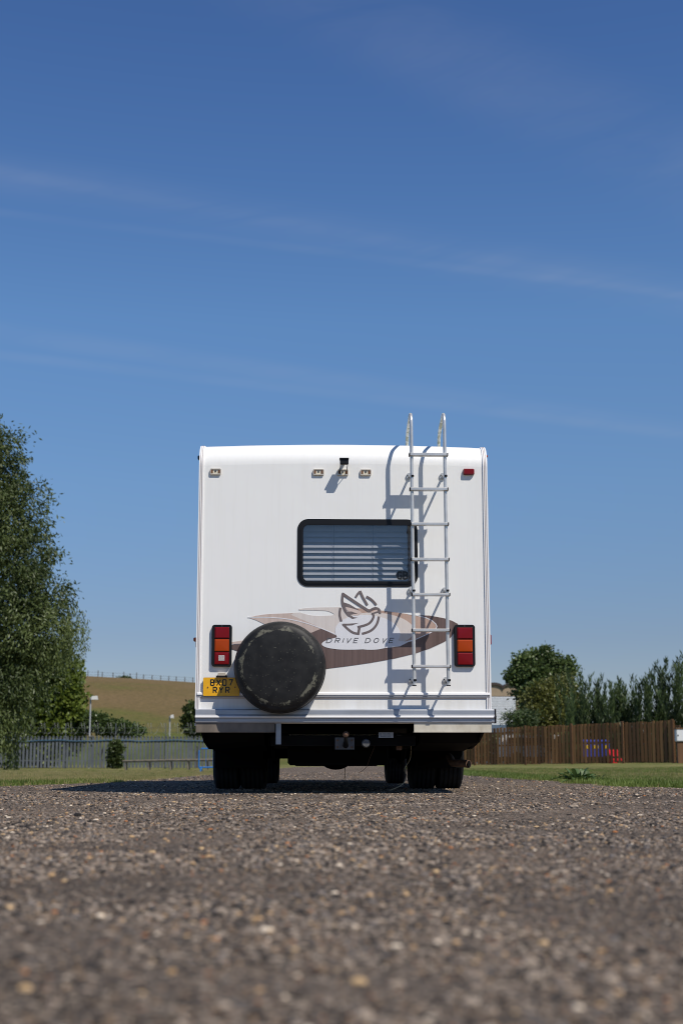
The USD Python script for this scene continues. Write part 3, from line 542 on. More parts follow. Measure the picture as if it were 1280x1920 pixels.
# ---- spare wheel in a worn cover
sc = RX(524.5, 1250.5, -.2)
scw = RV0 + np.array([cy_ * sc[0], sy_ * sc[0], sc[1]])
M['cover'] = usdkit.material(stage, '/World/Looks/worn_cover', {
    'g': ('geometry', {}), 'c': ('vector_math', {'math_type': 'subtract', 'vector2': tuple(scw + [0, -.22, 0])}), 'sep': ('separate_xyz', {}), 'x2': ('math', {'math_type': 'multiply'}), 'z2': ('math', {'math_type': 'multiply'}), 's': ('math', {'math_type': 'add'}), 'q': ('math', {'math_type': 'sqrt'}),
    'ring': ('rgb_ramp', {'ramp': [(0, (0, 0, 0)), (.52, (.05, .05, .05)), (.72, (.52, .52, .52)), (.80, (.9, .9, .9)), (.88, (.75, .75, .75)), (.97, (.5, .5, .5)), (1, (.2, .2, .2))]}), 'div': ('math', {'math_type': 'divide', 'value2': .345}),
    'n': ('noise_texture', {'scale': 5.5, 'detail': 10.0, 'roughness': .8}), 'n3': ('noise_texture', {'scale': 2.6, 'detail': 2.0}), 'sum': ('math', {'math_type': 'multiply_add', 'value2': .80}), 'k': ('rgb_ramp', {'ramp': [(0, (0, 0, 0)), (.805, (0, 0, 0)), (.845, (1, 1, 1)), (1, (1, 1, 1))]}), 'half': ('math', {'math_type': 'multiply', 'value2': .46}),
    'sp': ('noise_texture', {'scale': 75.0, 'detail': 2.0}), 'spk': ('rgb_ramp', {'ramp': [(.69, (0, 0, 0)), (.73, (.8, .8, .8))]}), 'mxx': ('math', {'math_type': 'maximum'}),
    'gr': ('noise_texture', {'scale': 14.0, 'detail': 5.0}), 'grr': ('rgb_ramp', {'ramp': [(.35, (.0055, .0055, .006)), (.7, (.016, .016, .0155))]}),
    'mix': ('mix', {'mix_type': 'mix', 'color2': (.125, .122, .092)}), 'b': ('bump', {'strength': .5, 'distance': .004}), 'p': ('principled_bsdf', {'roughness': .55, 'specular_ior_level': .3})},
    [('g.position', 'c.vector1'), ('c.vector', 'sep.vector'), ('sep.x', 'x2.value1'), ('sep.x', 'x2.value2'), ('sep.z', 'z2.value1'), ('sep.z', 'z2.value2'), ('x2.value', 's.value1'), ('z2.value', 's.value2'), ('s.value', 'q.value1'), ('q.value', 'div.value1'), ('div.value', 'ring.fac'),
     ('g.position', 'n.vector'), ('g.position', 'n3.vector'), ('ring.color', 'half.value1'), ('n.fac', 'sum.value1'), ('half.value', 'sum.value3'), ('sum.value', 'k.fac'),
     ('g.position', 'sp.vector'), ('sp.fac', 'spk.fac'), ('k.color', 'mxx.value1'), ('spk.color', 'mxx.value2'), ('mxx.value', 'mix.fac'), ('g.position', 'gr.vector'), ('gr.fac', 'grr.fac'), ('grr.color', 'mix.color1'), ('mix.color', 'p.base_color'),
     ('n3.fac', 'b.height'), ('b.normal', 'p.normal')], surface='p.BSDF')
SR = .345
prof_c = [(0.0001, -.262), (.12, -.261), (.22, -.258), (.275, -.252), (.305, -.243), (.325, -.228), (.338, -.205), (SR, -.175), (SR, -.06), (.335, -.03), (.31, -.02), (.0001, -.02)]
sw = obj('spare_wheel_cover', revolve_y(prof_c, 96), M['cover'], rv, smooth=40, loc=(sc[0], 0, sc[1]), label='round black spare wheel cover with scuffed rim')
rim = revolve_y([(SR - .006, -.150), (SR + .004, -.146), (SR + .004, -.138), (SR - .006, -.134)], 96); obj('piping', rim, M['blackrub'], sw, smooth=30)
# ---- ladder
OFF = .19
lx = [(770.5, 776.5), (832.5, 840.5)]
rails = []
ladder = UsdGeom.Xform.Define(stage, numbered(str(rv.GetPath()), 'ladder')).GetPrim()
for t_, b_ in lx:
    xb, zb_ = RX(b_, 1285, -OFF); xt, zt_ = RX(t_, 800, -OFF); ztop = RX(t_, 778, -OFF)[1] + .022
    pts = [(xb, -OFF, zb_), (xb + (xt - xb) * .5, -OFF, (zb_ + zt_) / 2), (xt, -OFF, zt_)]
    R2 = .085
    for a in np.linspace(0.15, math.pi * .62, 9): pts.append((xt, -OFF + R2 - R2 * math.cos(a), ztop - R2 + R2 * math.sin(a)))
    rail = obj('rail', tube(pts[:3] + pts[3:8], .0135, 12), M['ladder'], ladder, smooth=50)
    hook = [pts[7]] + pts[8:] + [(xt, -OFF + .42, ztop - .085), (xt, -OFF + .46, ztop - .12), (xt, -OFF + .475, ztop - .17), (xt, -OFF + .478, H0 + .01)]
    obj('handle', tube(smooth_path(hook, 26), .0135, 12), M['ladder_worn'], ladder, smooth=50)
    obj('rail_foot', bx(xb - .015, xb + .015, -OFF - .015, -OFF + .015, zb_ - .006, zb_ + .0), M['blackrub'], ladder)
for yl, l, r in ((851.5, 767, 839.5), (916.5, 768, 840), (982, 769.5, 841), (1048.5, 770.5, 842), (1114.5, 771.5, 843.5), (1181.5, 772, 844), (1249.5, 772, 845)):
    (a, z0), (b, z1) = RX(l, yl + 2.6, -OFF - .025), RX(r, yl - 2.6, -OFF - .025)
    rg = obj('rung', bx(a + .004, b - .004, -OFF - .026, -OFF + .026, z0, z1, .004), M['ladder'], ladder)
    for xx in (a, b - .004): obj('end_cap', bx(xx - .002, xx + .006, -OFF - .028, -OFF + .028, z0 - .0015, z1 + .0015, .003), M['blackrub'], rg)
for yl in (893, 1108, 1276):
    for k, (t_, b_) in enumerate(lx):
        f_ = (yl - 790) / 495; px = t_ + (b_ - t_) * f_
        xw, zw = RX(px - 4.5, yl, 0); xr_, zr_ = RX(px, yl, -OFF)
        d_ = obj('standoff', tube([(xw, -.010, zw), (xr_, -OFF, zr_)], .009, 10), M['ladder'], ladder, smooth=40)
        obj('mounting_disc', slab(Point(xw, zw).buffer(.026, quad_segs=10), .001, .010), M['ladder'], d_, smooth=30)
        for aa in (.7, 2.8, 4.9): obj('bolt', slab(Point(xw + .017 * math.cos(aa), zw + .017 * math.sin(aa)).buffer(.0045, quad_segs=4), .011, .005), M['blackrub'], d_)
        obj('rail_bolt', bx(xr_ - .006, xr_ + .016, -OFF - .019, -OFF - .011, zr_ - .007, zr_ + .009, .002), M['blackrub'], d_)
# ---- small lights on the sides
def sidelight(px, py, s, mt, w=.022, h=.05, y=.03):
    x, z = RX(px, py); obj('side_marker', bx(*(sorted((s * HW, s * (HW + w)))), y, y + .06, z - h / 2, z + h / 2, .006), mt, rv)
sidelight(366, 1197, -1, M['lens_amber'], .03, .03, .10); sidelight(366, 1206, -1, M['lens_red'], .016, .05, .14); sidelight(921, 1199, 1, M['lens_red'], .014, .08); sidelight(372, 852, -1, M['blackrub'], .022, .03, .1); sidelight(910, 850, 1, M['lens_amber'], .02, .02, .1)
# ---- running gear
def wheel(xa, xb, y, r, side):
    prof_t = [(.185, .0), (r * .84, -.006), (r * .93, .006), (r * .985, .026)]
    wd = xb - xa
    for k in range(5):   # tread grooves
        c = .034 + (wd - .068) * k / 4.0
        prof_t += [(r, c - .012), (r, c + .012)] + ([(r - .009, c + .013), (r - .009, c + (wd - .068) / 4 - .013)] if k < 4 else [])
    prof_t += [(r * .985, wd - .026), (r * .93, wd - .006), (r * .84, wd + .006), (.185, wd), (.185, 0)]
    t = revolve_y(prof_t, 56); t.apply_transform(trimesh.transformations.rotation_matrix(-math.pi / 2, [0, 0, 1])); t.apply_translation([xa, y, r])
    wh = obj('wheel', t, M['tyre'], rv, smooth=30)
    d = revolve_y([(.0001, .06), (.10, .06), (.14, .09), (.18, .03), (.19, .02), (.19, wd - .02), (.0001, wd - .02)], 32); d.apply_transform(trimesh.transformations.rotation_matrix(-math.pi / 2, [0, 0, 1])); d.apply_translation([xa, y, r])
    obj('rim', d, M['steel'], wh, smooth=30)
for s in (-1, 1):
    for a, b in ((.882, 1.108), (.646, .872)):
        xa, xb = sorted((s * a, s * b)); wheel(xa, xb, 2.1, .342, s)
    xa, xb = sorted((s * .602, s * .812)); wheel(xa, xb, 5.25, .335, s)
obj('rear_axle', cat_([tube([(-1.0, 2.1, .335), (1.0, 2.1, .335)], .055, 14), trimesh.Trimesh(*(lambda m: (m.vertices * [1.0, .9, .82] + [-.02, 2.08, .315], m.faces))(trimesh.creation.icosphere(3, .165)))]), M['black'], rv, smooth=30)
obj('front_axle', tube([(-.8, 5.25, .36), (.8, 5.25, .36)], .05, 10), M['black'], rv)
for s in (-1, 1):
    obj('leaf_spring', tube([(s * .56, 1.35, .42), (s * .56, 1.75, .30), (s * .56, 2.1, .26), (s * .56, 2.45, .30), (s * .56, 2.9, .42)], .032, 6), M['black'], rv)
    obj('chassis_rail', bx(s * .48 - .05, s * .48 + .05, .25, LEN + 1.2, .36, .475), M['black'], rv)
    a, b = sorted((s * 1.085, s * .62)); obj('underfloor_locker', trimesh.convex.convex_hull([(x, y, z) for x in (a, b) for y, z in ((.25, fz - .002), (.55, .40), (1.55, .345), (1.6, fz - .002))]), M['black'], rv)
    obj('mudflap', bx(*sorted((s * .66, s * 1.085)), 1.66, 1.672, .20, .49), M['black'], rv)
obj('waste_tank', bx(-.44, .40, .95, 1.75, .225, .47, .02), M['black'], rv); obj('fuel_tank', bx(-.42, .42, 2.9, 3.8, .21, .46, .03), M['black'], rv)
obj('propshaft', tube([(-.02, 2.2, .34), (0, 5.0, .42)], .035, 10), M['black'], rv)
tb = obj('tow_bar', cat_([bx(-.56, .56, .13, .20, .375, .455, .006), bx(-.46, -.40, .2, 1.0, .38, .45), bx(.40, .46, .2, 1.0, .38, .45)]), M['black'], rv)
(a, z0), (b, z1) = RX(628.5, 1405.5, -.0), RX(665, 1383, -.0)
obj('tow_plate', slab(box(a, z0, b, z1), -.095, .012), M['steel'], tb)
for px, py in ((633, 1388), (660, 1388), (633, 1401), (660, 1401)): obj('plate_bolt', slab(Point(*RX(px, py)).buffer(.008, quad_segs=3), -.083, .009), M['rust'], tb)
bxx, bz = RX(648, 1377.5, .03)
ball = trimesh.creation.icosphere(3, .025); ball.apply_translation([bxx, .02, bz]); obj('tow_ball', ball, M['rust'], tb, smooth=True)
obj('ball_neck', tube([(bxx, .02, bz - .018), (bxx, .02, bz - .055), (bxx, .075, bz - .085)], [.012, .017, .022], 12), M['black'], tb, smooth=40)
x, z = RX(686, 1394, .05); s_ = revolve_y([(.0001, -.03), (.026, -.03), (.032, -.02), (.034, .02), (.03, .05), (.0001, .05)], 20); s_.apply_translation([x, .07, z]); obj('tow_socket', s_, M['steel'], tb, smooth=30)
(a, z0), (b, z1) = RX(709.5, 1384, .12), RX(737.5, 1373.5, .12)
sk = obj('type_label', slab(box(a, z0, b, z1), -.128, .002), M['sticker'], tb)
rr = np.random.default_rng(4)
marks = [box(a + (b - a) * u, z0 + (z1 - z0) * v, a + (b - a) * (u + rr.uniform(.02, .05)), z0 + (z1 - z0) * (v + .16)) for u in np.linspace(.08, .66, 9) for v in (.18, .44, .68) if rr.random() < .75] + [box(a + (b - a) * .73, z0 + (z1 - z0) * .1, a + (b - a) * .76, z0 + (z1 - z0) * .9)]
obj('label_print', slab(unary_union(marks), -.126, .0006), M['sticker_ink'], sk)
(a, z0), (b, z1) = RX(743, 1407, .2), RX(753, 1378, .2); obj('hanger_strap', bx(a, b, .21, .22, z0, z1), M['rust'], rv)
px_ = [(RX(846, 1432, 1.2)[0], 1.1, RX(846, 1431, 1.1)[1]), (RX(862, 1432, 1.1)[0], 1.02, RX(862, 1431.5, 1.0)[1]), (RX(877, 1433, 1.0)[0], .95, RX(877, 1433, 1.0)[1])]
ex = obj('exhaust_pipe', tube([(px_[0][0] + .02, 1.62, .30), (px_[0][0] + .0, 1.3, .285)] + px_, [.03, .03, .031, .032, .033], 16), M['rust'], rv, smooth=50)
e = px_[-1]; obj('exhaust_mouth', tube([e, (e[0] + .006, e[1] - .004, e[2])], .026, 14), M['black'], ex)

# ---- cords hanging under it
M['cord'] = mat('straw_cord', (.42, .33, .20), .8, var=.2, scale=60)
t = thing('dangling_cord', 'frayed straw coloured cord hanging beside the right rear wheels onto the gravel', 'cord')
pts = [at(770, 1388, 11.9), at(770, 1412, 11.9), at(764, 1432, 11.8), at(758, 1444, 11.75), at(762, 1455, 11.7), at(757, 1468, 11.65), at(748, 1475, 11.6), at(730, 1482.5, 11.55)]
pts[-1][2] = max(pts[-1][2], .014)
obj('strand', tube(smooth_path(pts, 40), .0035, 6), M['cord'], t, smooth=True)
obj('strand', tube(smooth_path([pts[5] + [0, 0, .0], at(752, 1470, 11.7), at(744, 1471, 11.75)], 10), .002, 5), M['cord'], t)
t = thing('hanging_wire', 'thin dark wire hanging under the middle of the motorhome', 'wire')
obj('strand', tube(smooth_path([at(646, 1440, 12.4), at(646.5, 1453, 12.4), at(645, 1466, 12.4)], 10), .003, 5), M['black'], t)
t = thing('hanging_wire', 'thin pale wire slanting down beside the tow socket', 'wire')
obj('strand', tube(smooth_path([at(703, 1396, 11.6), at(699, 1408, 11.6), at(692, 1425, 11.6), at(687, 1438, 11.6), at(672, 1450, 11.6)], 20), .002, 5), M['rust'], t)

# ------------------------------------------------------------------ foliage helpers
def leaves(pos, direc, length, width, seed=0, fold=.25):
    """one folded diamond per leaf; pos, direc (n,3); length (n,)"""
    r = np.random.default_rng(seed); n = len(pos)
    d = direc / (np.linalg.norm(direc, axis=1, keepdims=True) + 1e-9)
    q = r.normal(size=(n, 3)); s = np.cross(d, q); s /= np.linalg.norm(s, axis=1, keepdims=True) + 1e-9
    up = np.cross(s, d); Ls, Ws = length[:, None], (width * length)[:, None]
    a = pos; b = pos + d * Ls * .5 + s * Ws + up * Ws * fold; c = pos + d * Ls; e = pos + d * Ls * .5 - s * Ws + up * Ws * fold
    V = np.stack([a, b, c, e], 1).reshape(-1, 3); k = np.arange(n) * 4
    return trimesh.Trimesh(V, np.vstack([np.stack([k, k + 1, k + 2], 1), np.stack([k, k + 2, k + 3], 1)]).reshape(2, n, 3).transpose(1, 0, 2).reshape(-1, 3), process=False)
def lobes_crown(lobes, n, leaf, width, seed, droop=0.0, clump=.5, per=26, out=.75, lumpy=.34):
    """leaf clumps spread through a set of ellipsoid lobes (cx, cy, cz, rx, ry, rz)"""
    r = np.random.default_rng(seed); lb = np.array(lobes, float); vol = (lb[:, 3] * lb[:, 4] * lb[:, 5]) ** (2 / 3.)
    nc = n // per; w = r.choice(len(lb), nc, p=vol / vol.sum())
    u = r.normal(size=(nc, 3)); u /= np.linalg.norm(u, axis=1, keepdims=True)
    rad = r.random(nc) ** .33 * (.55 + .45 * 1) ; rad = 1 - (1 - rad) * out * 1.3
    lump = 1 + lumpy * (meshkit.fbm(u * 2.3 + w[:, None] * 5.0, 3, seed) - .5) * 2
    c = lb[w, :3] + u * lb[w, 3:] * (rad * lump)[:, None]
    k = np.repeat(np.arange(nc), per); cs = clump * r.uniform(.5, 1.3, nc)[k][:, None]
    off = r.normal(size=(nc * per, 3)) * cs * np.array([.5, .5, .42]); pos = c[k] + off
    d = u[k] * .6 + r.normal(size=(nc * per, 3)) * .7 + off * .5; d[:, 2] -= droop
    return pos, d, leaf * r.uniform(.6, 1.25, len(pos))
def trunk_mesh(base, h, r, seed, limbs=7, spread=3.0):
    q = np.random.default_rng(seed); b = np.array(base, float)
    p = smooth_path([b + [0, 0, -.1], b + [q.normal(0, .1), q.normal(0, .1), h * .3], b + [q.normal(0, .25), q.normal(0, .25), h * .62], b + [q.normal(0, .3), q.normal(0, .3), h * .92]], 14)
    ms = [tube(p, np.linspace(r, r * .15, 14) * (1 + .35 * np.exp(-np.linspace(0, 14, 14))), 9)]
    for k in range(limbs):
        s = p[3 + k % 9]; a = 2.4 * k + q.uniform(-.4, .4); e = s + np.array([math.cos(a) * spread, math.sin(a) * spread, h * q.uniform(.12, .3)]) * q.uniform(.7, 1.1)
        ms.append(tube(smooth_path([s, (s + e) / 2 + [0, 0, h * .05], e], 8), np.linspace(r * .4, r * .06, 8), 6))
    return cat_(ms)
M['bark'] = mat('bark', (.085, .07, .055), .9, color2=(.04, .033, .026), scale=8, stretch=(1, 1, .3), bump=.02)
M['willow'] = leaf_mat('willow_leaf', (.165, .205, .064), (.028, .046, .012), rough=.45, trans=.25, scale=.45, spec=.4)
M['maple'] = leaf_mat('bright_leaf', (.20, .25, .040), (.065, .10, .014), rough=.5, trans=.32, scale=.5)
M['hedge'] = leaf_mat('dark_leaf', (.10, .135, .038), (.035, .052, .015), trans=.22, scale=.6)
M['ash'] = leaf_mat('mid_leaf', (.145, .20, .060), (.045, .072, .020), trans=.25, scale=.5)
M['olive'] = leaf_mat('olive_leaf', (.20, .205, .050), (.065, .075, .016), trans=.28, scale=.6)
M['reed'] = leaf_mat('reed_leaf', (.10, .15, .048), (.030, .048, .016), trans=.2, scale=.7, rough=.45)

# big weeping tree on the left
D1 = 60.0; mpp = D1 / FPX
def lobe(px, py, rx, ry, dd=0.0, d=D1): 
    c = at(px, py, d + dd); k = d / FPX; return (c[0], c[1], c[2], rx * k, rx * k * .9, ry * k)
t = thing('weeping_tree', 'tall grey green weeping tree at the left edge in front of the steel fence', 'tree')
tx = at(-110, 1440, D1); tx[2] = ground_z(tx[0], tx[1])
obj('trunk', trunk_mesh(tx, 13.0, .45, 3, 10, 3.2), M['bark'], t, smooth=40)
lb = [lobe(-32, 846, 68, 74), lobe(-80, 890, 95, 95), lobe(-25, 905, 70, 80, .5), lobe(20, 960, 72, 80, -.5), lobe(-100, 1010, 120, 110), lobe(40, 1050, 70, 70, .8), lobe(-20, 1090, 110, 100, -.6), lobe(76, 1130, 58, 55), lobe(50, 1180, 85, 70, -.8), lobe(-60, 1220, 130, 110),
      lobe(20, 1270, 70, 75, -1.2), lobe(-10, 1330, 55, 70, -1.6), lobe(-170, 1080, 110, 130, 1), lobe(-210, 1200, 110, 120, .5), lobe(-180, 960, 90, 100, .5), lobe(-130, 1310, 90, 80, -1.0)]
pos, d, ln = lobes_crown(lb, 125000, .21, .2, 5, droop=.75, clump=.5, per=50, lumpy=.55)
# hanging sprays below the crown's rim
r5 = np.random.default_rng(51); sp_p, sp_d = [], []
rim_px = [(-30, 1330), (5, 1350), (12, 1385), (28, 1330), (60, 1240), (95, 1200), (120, 1185), (130, 1165), (136, 1140), (100, 1215), (128, 1195), (-60, 1350), (70, 1260), (45, 1290), (20, 1400), (-20, 1395), (-90, 1360)]
for k in range(150):
    a, b = rim_px[k % len(rim_px)]; q = at(a + r5.normal(0, 12), b + r5.normal(0, 14), D1 + r5.uniform(-2.2, 1.2)); nlen = r5.uniform(.8, 2.0)
    nn = int(46 * nlen); s = r5.random(nn)
    sp_p.append(q + np.stack([r5.normal(0, .06, nn) + .10 * s, r5.normal(0, .06, nn), -nlen * s], 1)); sp_d.append(np.stack([r5.normal(0, .35, nn), r5.normal(0, .35, nn), -np.ones(nn)], 1))
sp_p, sp_d = np.vstack(sp_p), np.vstack(sp_d); keep = sp_p[:, 2] > -.1
pos, d, ln = np.vstack([pos, sp_p[keep]]), np.vstack([d, sp_d[keep]]), np.concatenate([ln, r5.uniform(.09, .17, keep.sum())])
obj('crown', leaves(pos, d, ln, .17, 6), M['willow'], t)

def tree(name, label, lob, n, leaf, mt, base_px, base_d, h, r, seed, width=.32, droop=.1, clump=.45, limbs=6, spread=1.6, group=None, lumpy=.34):
    t = thing(name, label, 'tree' if 'tree' in name else 'bush', group=group); b = at(base_px, 1430, base_d); b[2] = ground_z(b[0], b[1])
    obj('trunk', trunk_mesh(b, h, r, seed, limbs, spread), M['bark'], t, smooth=40)
    pos, d, ln = lobes_crown(lob, n, leaf, width, seed, droop, clump, lumpy=lumpy); k = pos[:, 2] > ground_z(pos[:, 0], pos[:, 1]) + .02
    obj('crown', leaves(pos[k], d[k], ln[k], width, seed + 1), mt, t); return t
tree('broadleaf_tree', 'bright yellow green bushy tree low beside the weeping tree', [lobe(105, 1262, 44, 48, 0, 84), lobe(85, 1310, 62, 60, .5, 84), lobe(122, 1325, 32, 52, -.5, 84), lobe(60, 1280, 60, 60, 1, 84), lobe(30, 1350, 80, 60, 0, 84), lobe(85, 1385, 70, 45, 0, 84)], 30000, .27, M['maple'], 75, 84, 6.0, .16, 21, .42)
tree('field_bush', 'dark green bush behind the steel fence below the first lamp post', [lobe(150, 1354, 28, 20, 0, 84), lobe(182, 1358, 24, 15, 0, 84), lobe(208, 1364, 24, 11, .5, 84), lobe(232, 1367, 20, 9, 0, 84), lobe(252, 1370, 16, 7, 0, 84), lobe(188, 1347, 10, 7, 0, 84)], 13000, .17, M['ash'], 190, 84, 2.0, .08, 31, .4, clump=.24, limbs=4, spread=.8, lumpy=.5)
tree('field_bush', 'dark upright bush touching the left edge of the motorhome', [lobe(362, 1345, 18, 24, 0, 84), lobe(372, 1362, 26, 16, 0, 84), lobe(385, 1340, 20, 22, 0, 84)], 7000, .2, M['hedge'], 368, 84, 2.6, .08, 33, .4, clump=.28, limbs=4, spread=.6)
tree('fence_bush', 'small dark ivy bush standing in front of the steel fence', [lobe(216, 1405, 13, 15, 0, 76), lobe(214, 1425, 14, 15, 0, 76), lobe(219, 1415, 12, 18, 0, 76)], 5200, .11, M['hedge'], 216, 76, 1.3, .05, 35, .5, clump=.13, limbs=4, spread=.3)
# right-hand trees
tree('broadleaf_tree', 'mid green domed tree behind the wooden fence next to the scalloped shed', [lobe(1008, 1292, 46, 40, 0, 84), lobe(1040, 1290, 36, 36, .5, 84), lobe(985, 1246, 21, 19, .2, 84), lobe(1020, 1232, 20, 20, 0, 84), lobe(1048, 1258, 20, 18, 0, 84), lobe(1068, 1256, 10, 17, 0, 84), lobe(966, 1268, 15, 13, 0, 84), lobe(1003, 1262, 24, 20, -.4, 84), lobe(1040, 1325, 54, 42, 0, 84)], 36000, .2, M['ash'], 1010, 84, 5.2, .18, 41, .36, clump=.34, lumpy=.5)
tree('olive_bush', 'olive green rounded bush spreading over the wooden fence', [lobe(1015, 1315, 34, 34, 0, 75), lobe(1050, 1310, 34, 40, .4, 75), lobe(997, 1342, 20, 24, 0, 75), lobe(1070, 1335, 26, 30, 0, 75), lobe(1025, 1345, 40, 28, -.6, 75)], 27000, .15, M['olive'], 1030, 75, 2.9, .1, 43, .36, clump=.34)
# low dark sprays reaching left over the fence by the shed
tree('low_bush', 'low dark feathery bush in front of the corrugated shed wall', [lobe(962, 1352, 16, 10, 0, 73), lobe(985, 1350, 20, 14, 0, 73)], 2600, .2, M['reed'], 980, 73, 1.7, .05, 45, .14, clump=.4, limbs=3, spread=.6)
def reed_shrub(px, py_top, d, seed, wpx, label):
    r = np.random.default_rng(seed); b = at(px, 1432, d); gz = float(ground_z(b[0], b[1])); b[2] = gz; top = at(px, py_top, d)[2] - gz
    t = thing('tall_shrub', label, 'shrub', group=None); k = d / FPX; stems, P_, D_ = [], [], []
    for s in range(19):
        hh = top * (1 if s == 0 else r.uniform(.40, .97)); x0 = b + [r.normal(0, wpx * .28) * k, r.normal(0, .4), 0]; le = np.array([r.normal(0, .16), r.normal(0, .16), 0]) * hh * .6
        p = smooth_path([x0, x0 + le * .35 + [0, 0, hh * .5], x0 + le + [0, 0, hh]], 10); stems.append(tube(p, np.linspace(.022, .006, 10), 4, False))
        n = int(34 * hh); u = r.uniform(.05, 1.0, n); q = np.stack([np.interp(u * 9, np.arange(10), p[:, a]) for a in range(3)], 1); ph = r.uniform(0, 6.28, n)
        out = np.stack([np.cos(ph), np.sin(ph), r.uniform(1.6, 3.4, n)], 1); P_.append(q + out * [.02, .02, 0]); D_.append(out)
    obj('stems', cat_(stems), M['reed'], t); P_, D_ = np.vstack(P_), np.vstack(D_)
    obj('foliage', leaves(P_, D_, r.uniform(.16, .36, len(P_)), .10, seed), M['reed'], t)
rs = [(1133, 1290, 'low narrow leaved shrub left of the dip in the green row'), (1161, 1288, 'low narrow leaved shrub right of the dip in the green row'), (1183, 1282, 'low narrow leaved shrub below the rising row'), (1075, 1272, 'dense narrow leaved shrub next to the olive bush'), (1098, 1254, 'tallest narrow leaved shrub just right of the olive bush'), (1122, 1270, 'narrow leaved shrub above the blue patch in the fence'), (1146, 1280, 'short narrow leaved shrub at the dip in the green row'),
      (1172, 1274, 'narrow leaved shrub rising right of the dip in the row'), (1192, 1264, 'narrow leaved shrub behind the third fence post from the left'), (1215, 1248, 'upright narrow leaved shrub left of the tallest pair'), (1236, 1242, 'tall open stemmed shrub near the right end of the row'),
      (1258, 1236, 'tall open stemmed shrub behind the end post of the wooden fence'), (1279, 1230, 'tall dark stemmed shrub cut by the right edge of the photo'), (1302, 1236, 'tall stemmed shrub beyond the end of the wooden fence'), (1325, 1245, 'last tall shrub of the row on the far right')]
for k, (px, pt, lab) in enumerate(rs): reed_shrub(px, pt, 70 - k * .35 + (k % 3), 60 + k, 34, lab)

# ------------------------------------------------------------------ hill with its ridge fence
def hill_z(x, y):
    xr_ = np.interp(x, [-200, -95, -60, -44, -26, 0, 25, 60, 120], [9, 12.5, 14.9, 14.7, 13.6, 11.5, 7, 1.5, -1.0])
    p = np.stack([x * .03, y * .03, 0 * x], -1)
    f = sst(118, 255, y) - .25 * sst(260, 420, y)
    return -.4 + (xr_ + .4) * f + (meshkit.fbm(p, 3, 2) - .5) * 1.2 * f * 0.5
hx, hy = np.meshgrid(np.linspace(-220, 130, 141), np.linspace(112, 430, 90))
M['hill'] = usdkit.material(stage, '/World/Looks/dry_hill', {
    'g': ('geometry', {}), 'n': ('noise_texture', {'scale': .05, 'detail': 7.0, 'roughness': .62}), 'sep': ('separate_xyz', {}), 'h': ('math', {'math_type': 'multiply_add', 'value2': .030, 'value3': -.16}), 's': ('math', {'math_type': 'add'}),
    'r': ('rgb_ramp', {'ramp': [(.36, (.09, .108, .024)), (.48, (.118, .112, .034)), (.60, (.142, .106, .045)), (.78, (.165, .116, .056))]}),
    'n2': ('noise_texture', {'scale': 1.6, 'detail': 5.0, 'roughness': .7}), 'r2': ('rgb_ramp', {'ramp': [(.3, (.6, .62, .6)), (.7, (1.15, 1.12, 1.1))]}), 'mm': ('mix', {'mix_type': 'multiply', 'fac': 1.0}),
    'p': ('principled_bsdf', {'roughness': .95, 'specular_ior_level': .1})},
    [('g.position', 'n.vector'), ('g.position', 'sep.vector'), ('sep.z', 'h.value1'), ('h.value', 's.value1'), ('n.fac', 's.value2'), ('s.value', 'r.fac'), ('g.position', 'n2.vector'), ('n2.fac', 'r2.fac'), ('r.color', 'mm.color1'), ('r2.color', 'mm.color2'), ('mm.color', 'p.base_color')], surface='p.BSDF')
g = obj('hill', grid_mesh(hx, hy, hill_z(hx, hy)), M['hill'], smooth=True, kind='structure'); tag(g, 'low rounded hill of dry brown grass behind the steel fence', 'hill')
M['post'] = mat('weathered_post', (.10, .09, .08), .9)
rf = thing('ridge_fence', 'thin post and wire fence along the top of the dry hill', 'fence')
tops = []
for px in (120, 140, 155, 167, 186, 194, 214, 234, 246, 258, 271, 287, 303, 318, 332, 348, 363, 380, 400, 422, 440):
    x = (px - 640) / FPX * 256; z = float(hill_z(np.array([x]), np.array([256.]))[0]); h = 1.35 if px in (167, 186, 234, 258) else 1.1
    obj('post', bx(x - .07, x + .07, 255.93, 256.07, z - .2, z + h, .02), M['post'], rf); tops.append((x, 256, z + 1.0))
for dz in (0, -.45): obj('wire', tube(np.array(tops) + [0, -.09, dz], .016, 4), M['post'], rf)
r7 = np.random.default_rng(7)
b = at(234, 1270, 254); gz = float(hill_z(np.array([b[0]]), np.array([254.]))[0]); n = 700
t = thing('crest_bush', 'tiny dark bush on the crest of the hill', 'bush')
obj('crown', leaves(np.stack([b[0] + r7.normal(0, .5, n), 254 + r7.normal(0, .4, n), gz + np.abs(r7.normal(0, .2, n))], 1), r7.normal(size=(n, 3)), np.full(n, .25), .4, 3), M['hedge'], t)
obj('trunk', tube([(b[0], 254, gz - .2), (b[0] + .1, 254, gz + .3)], .05, 6), M['bark'], t)

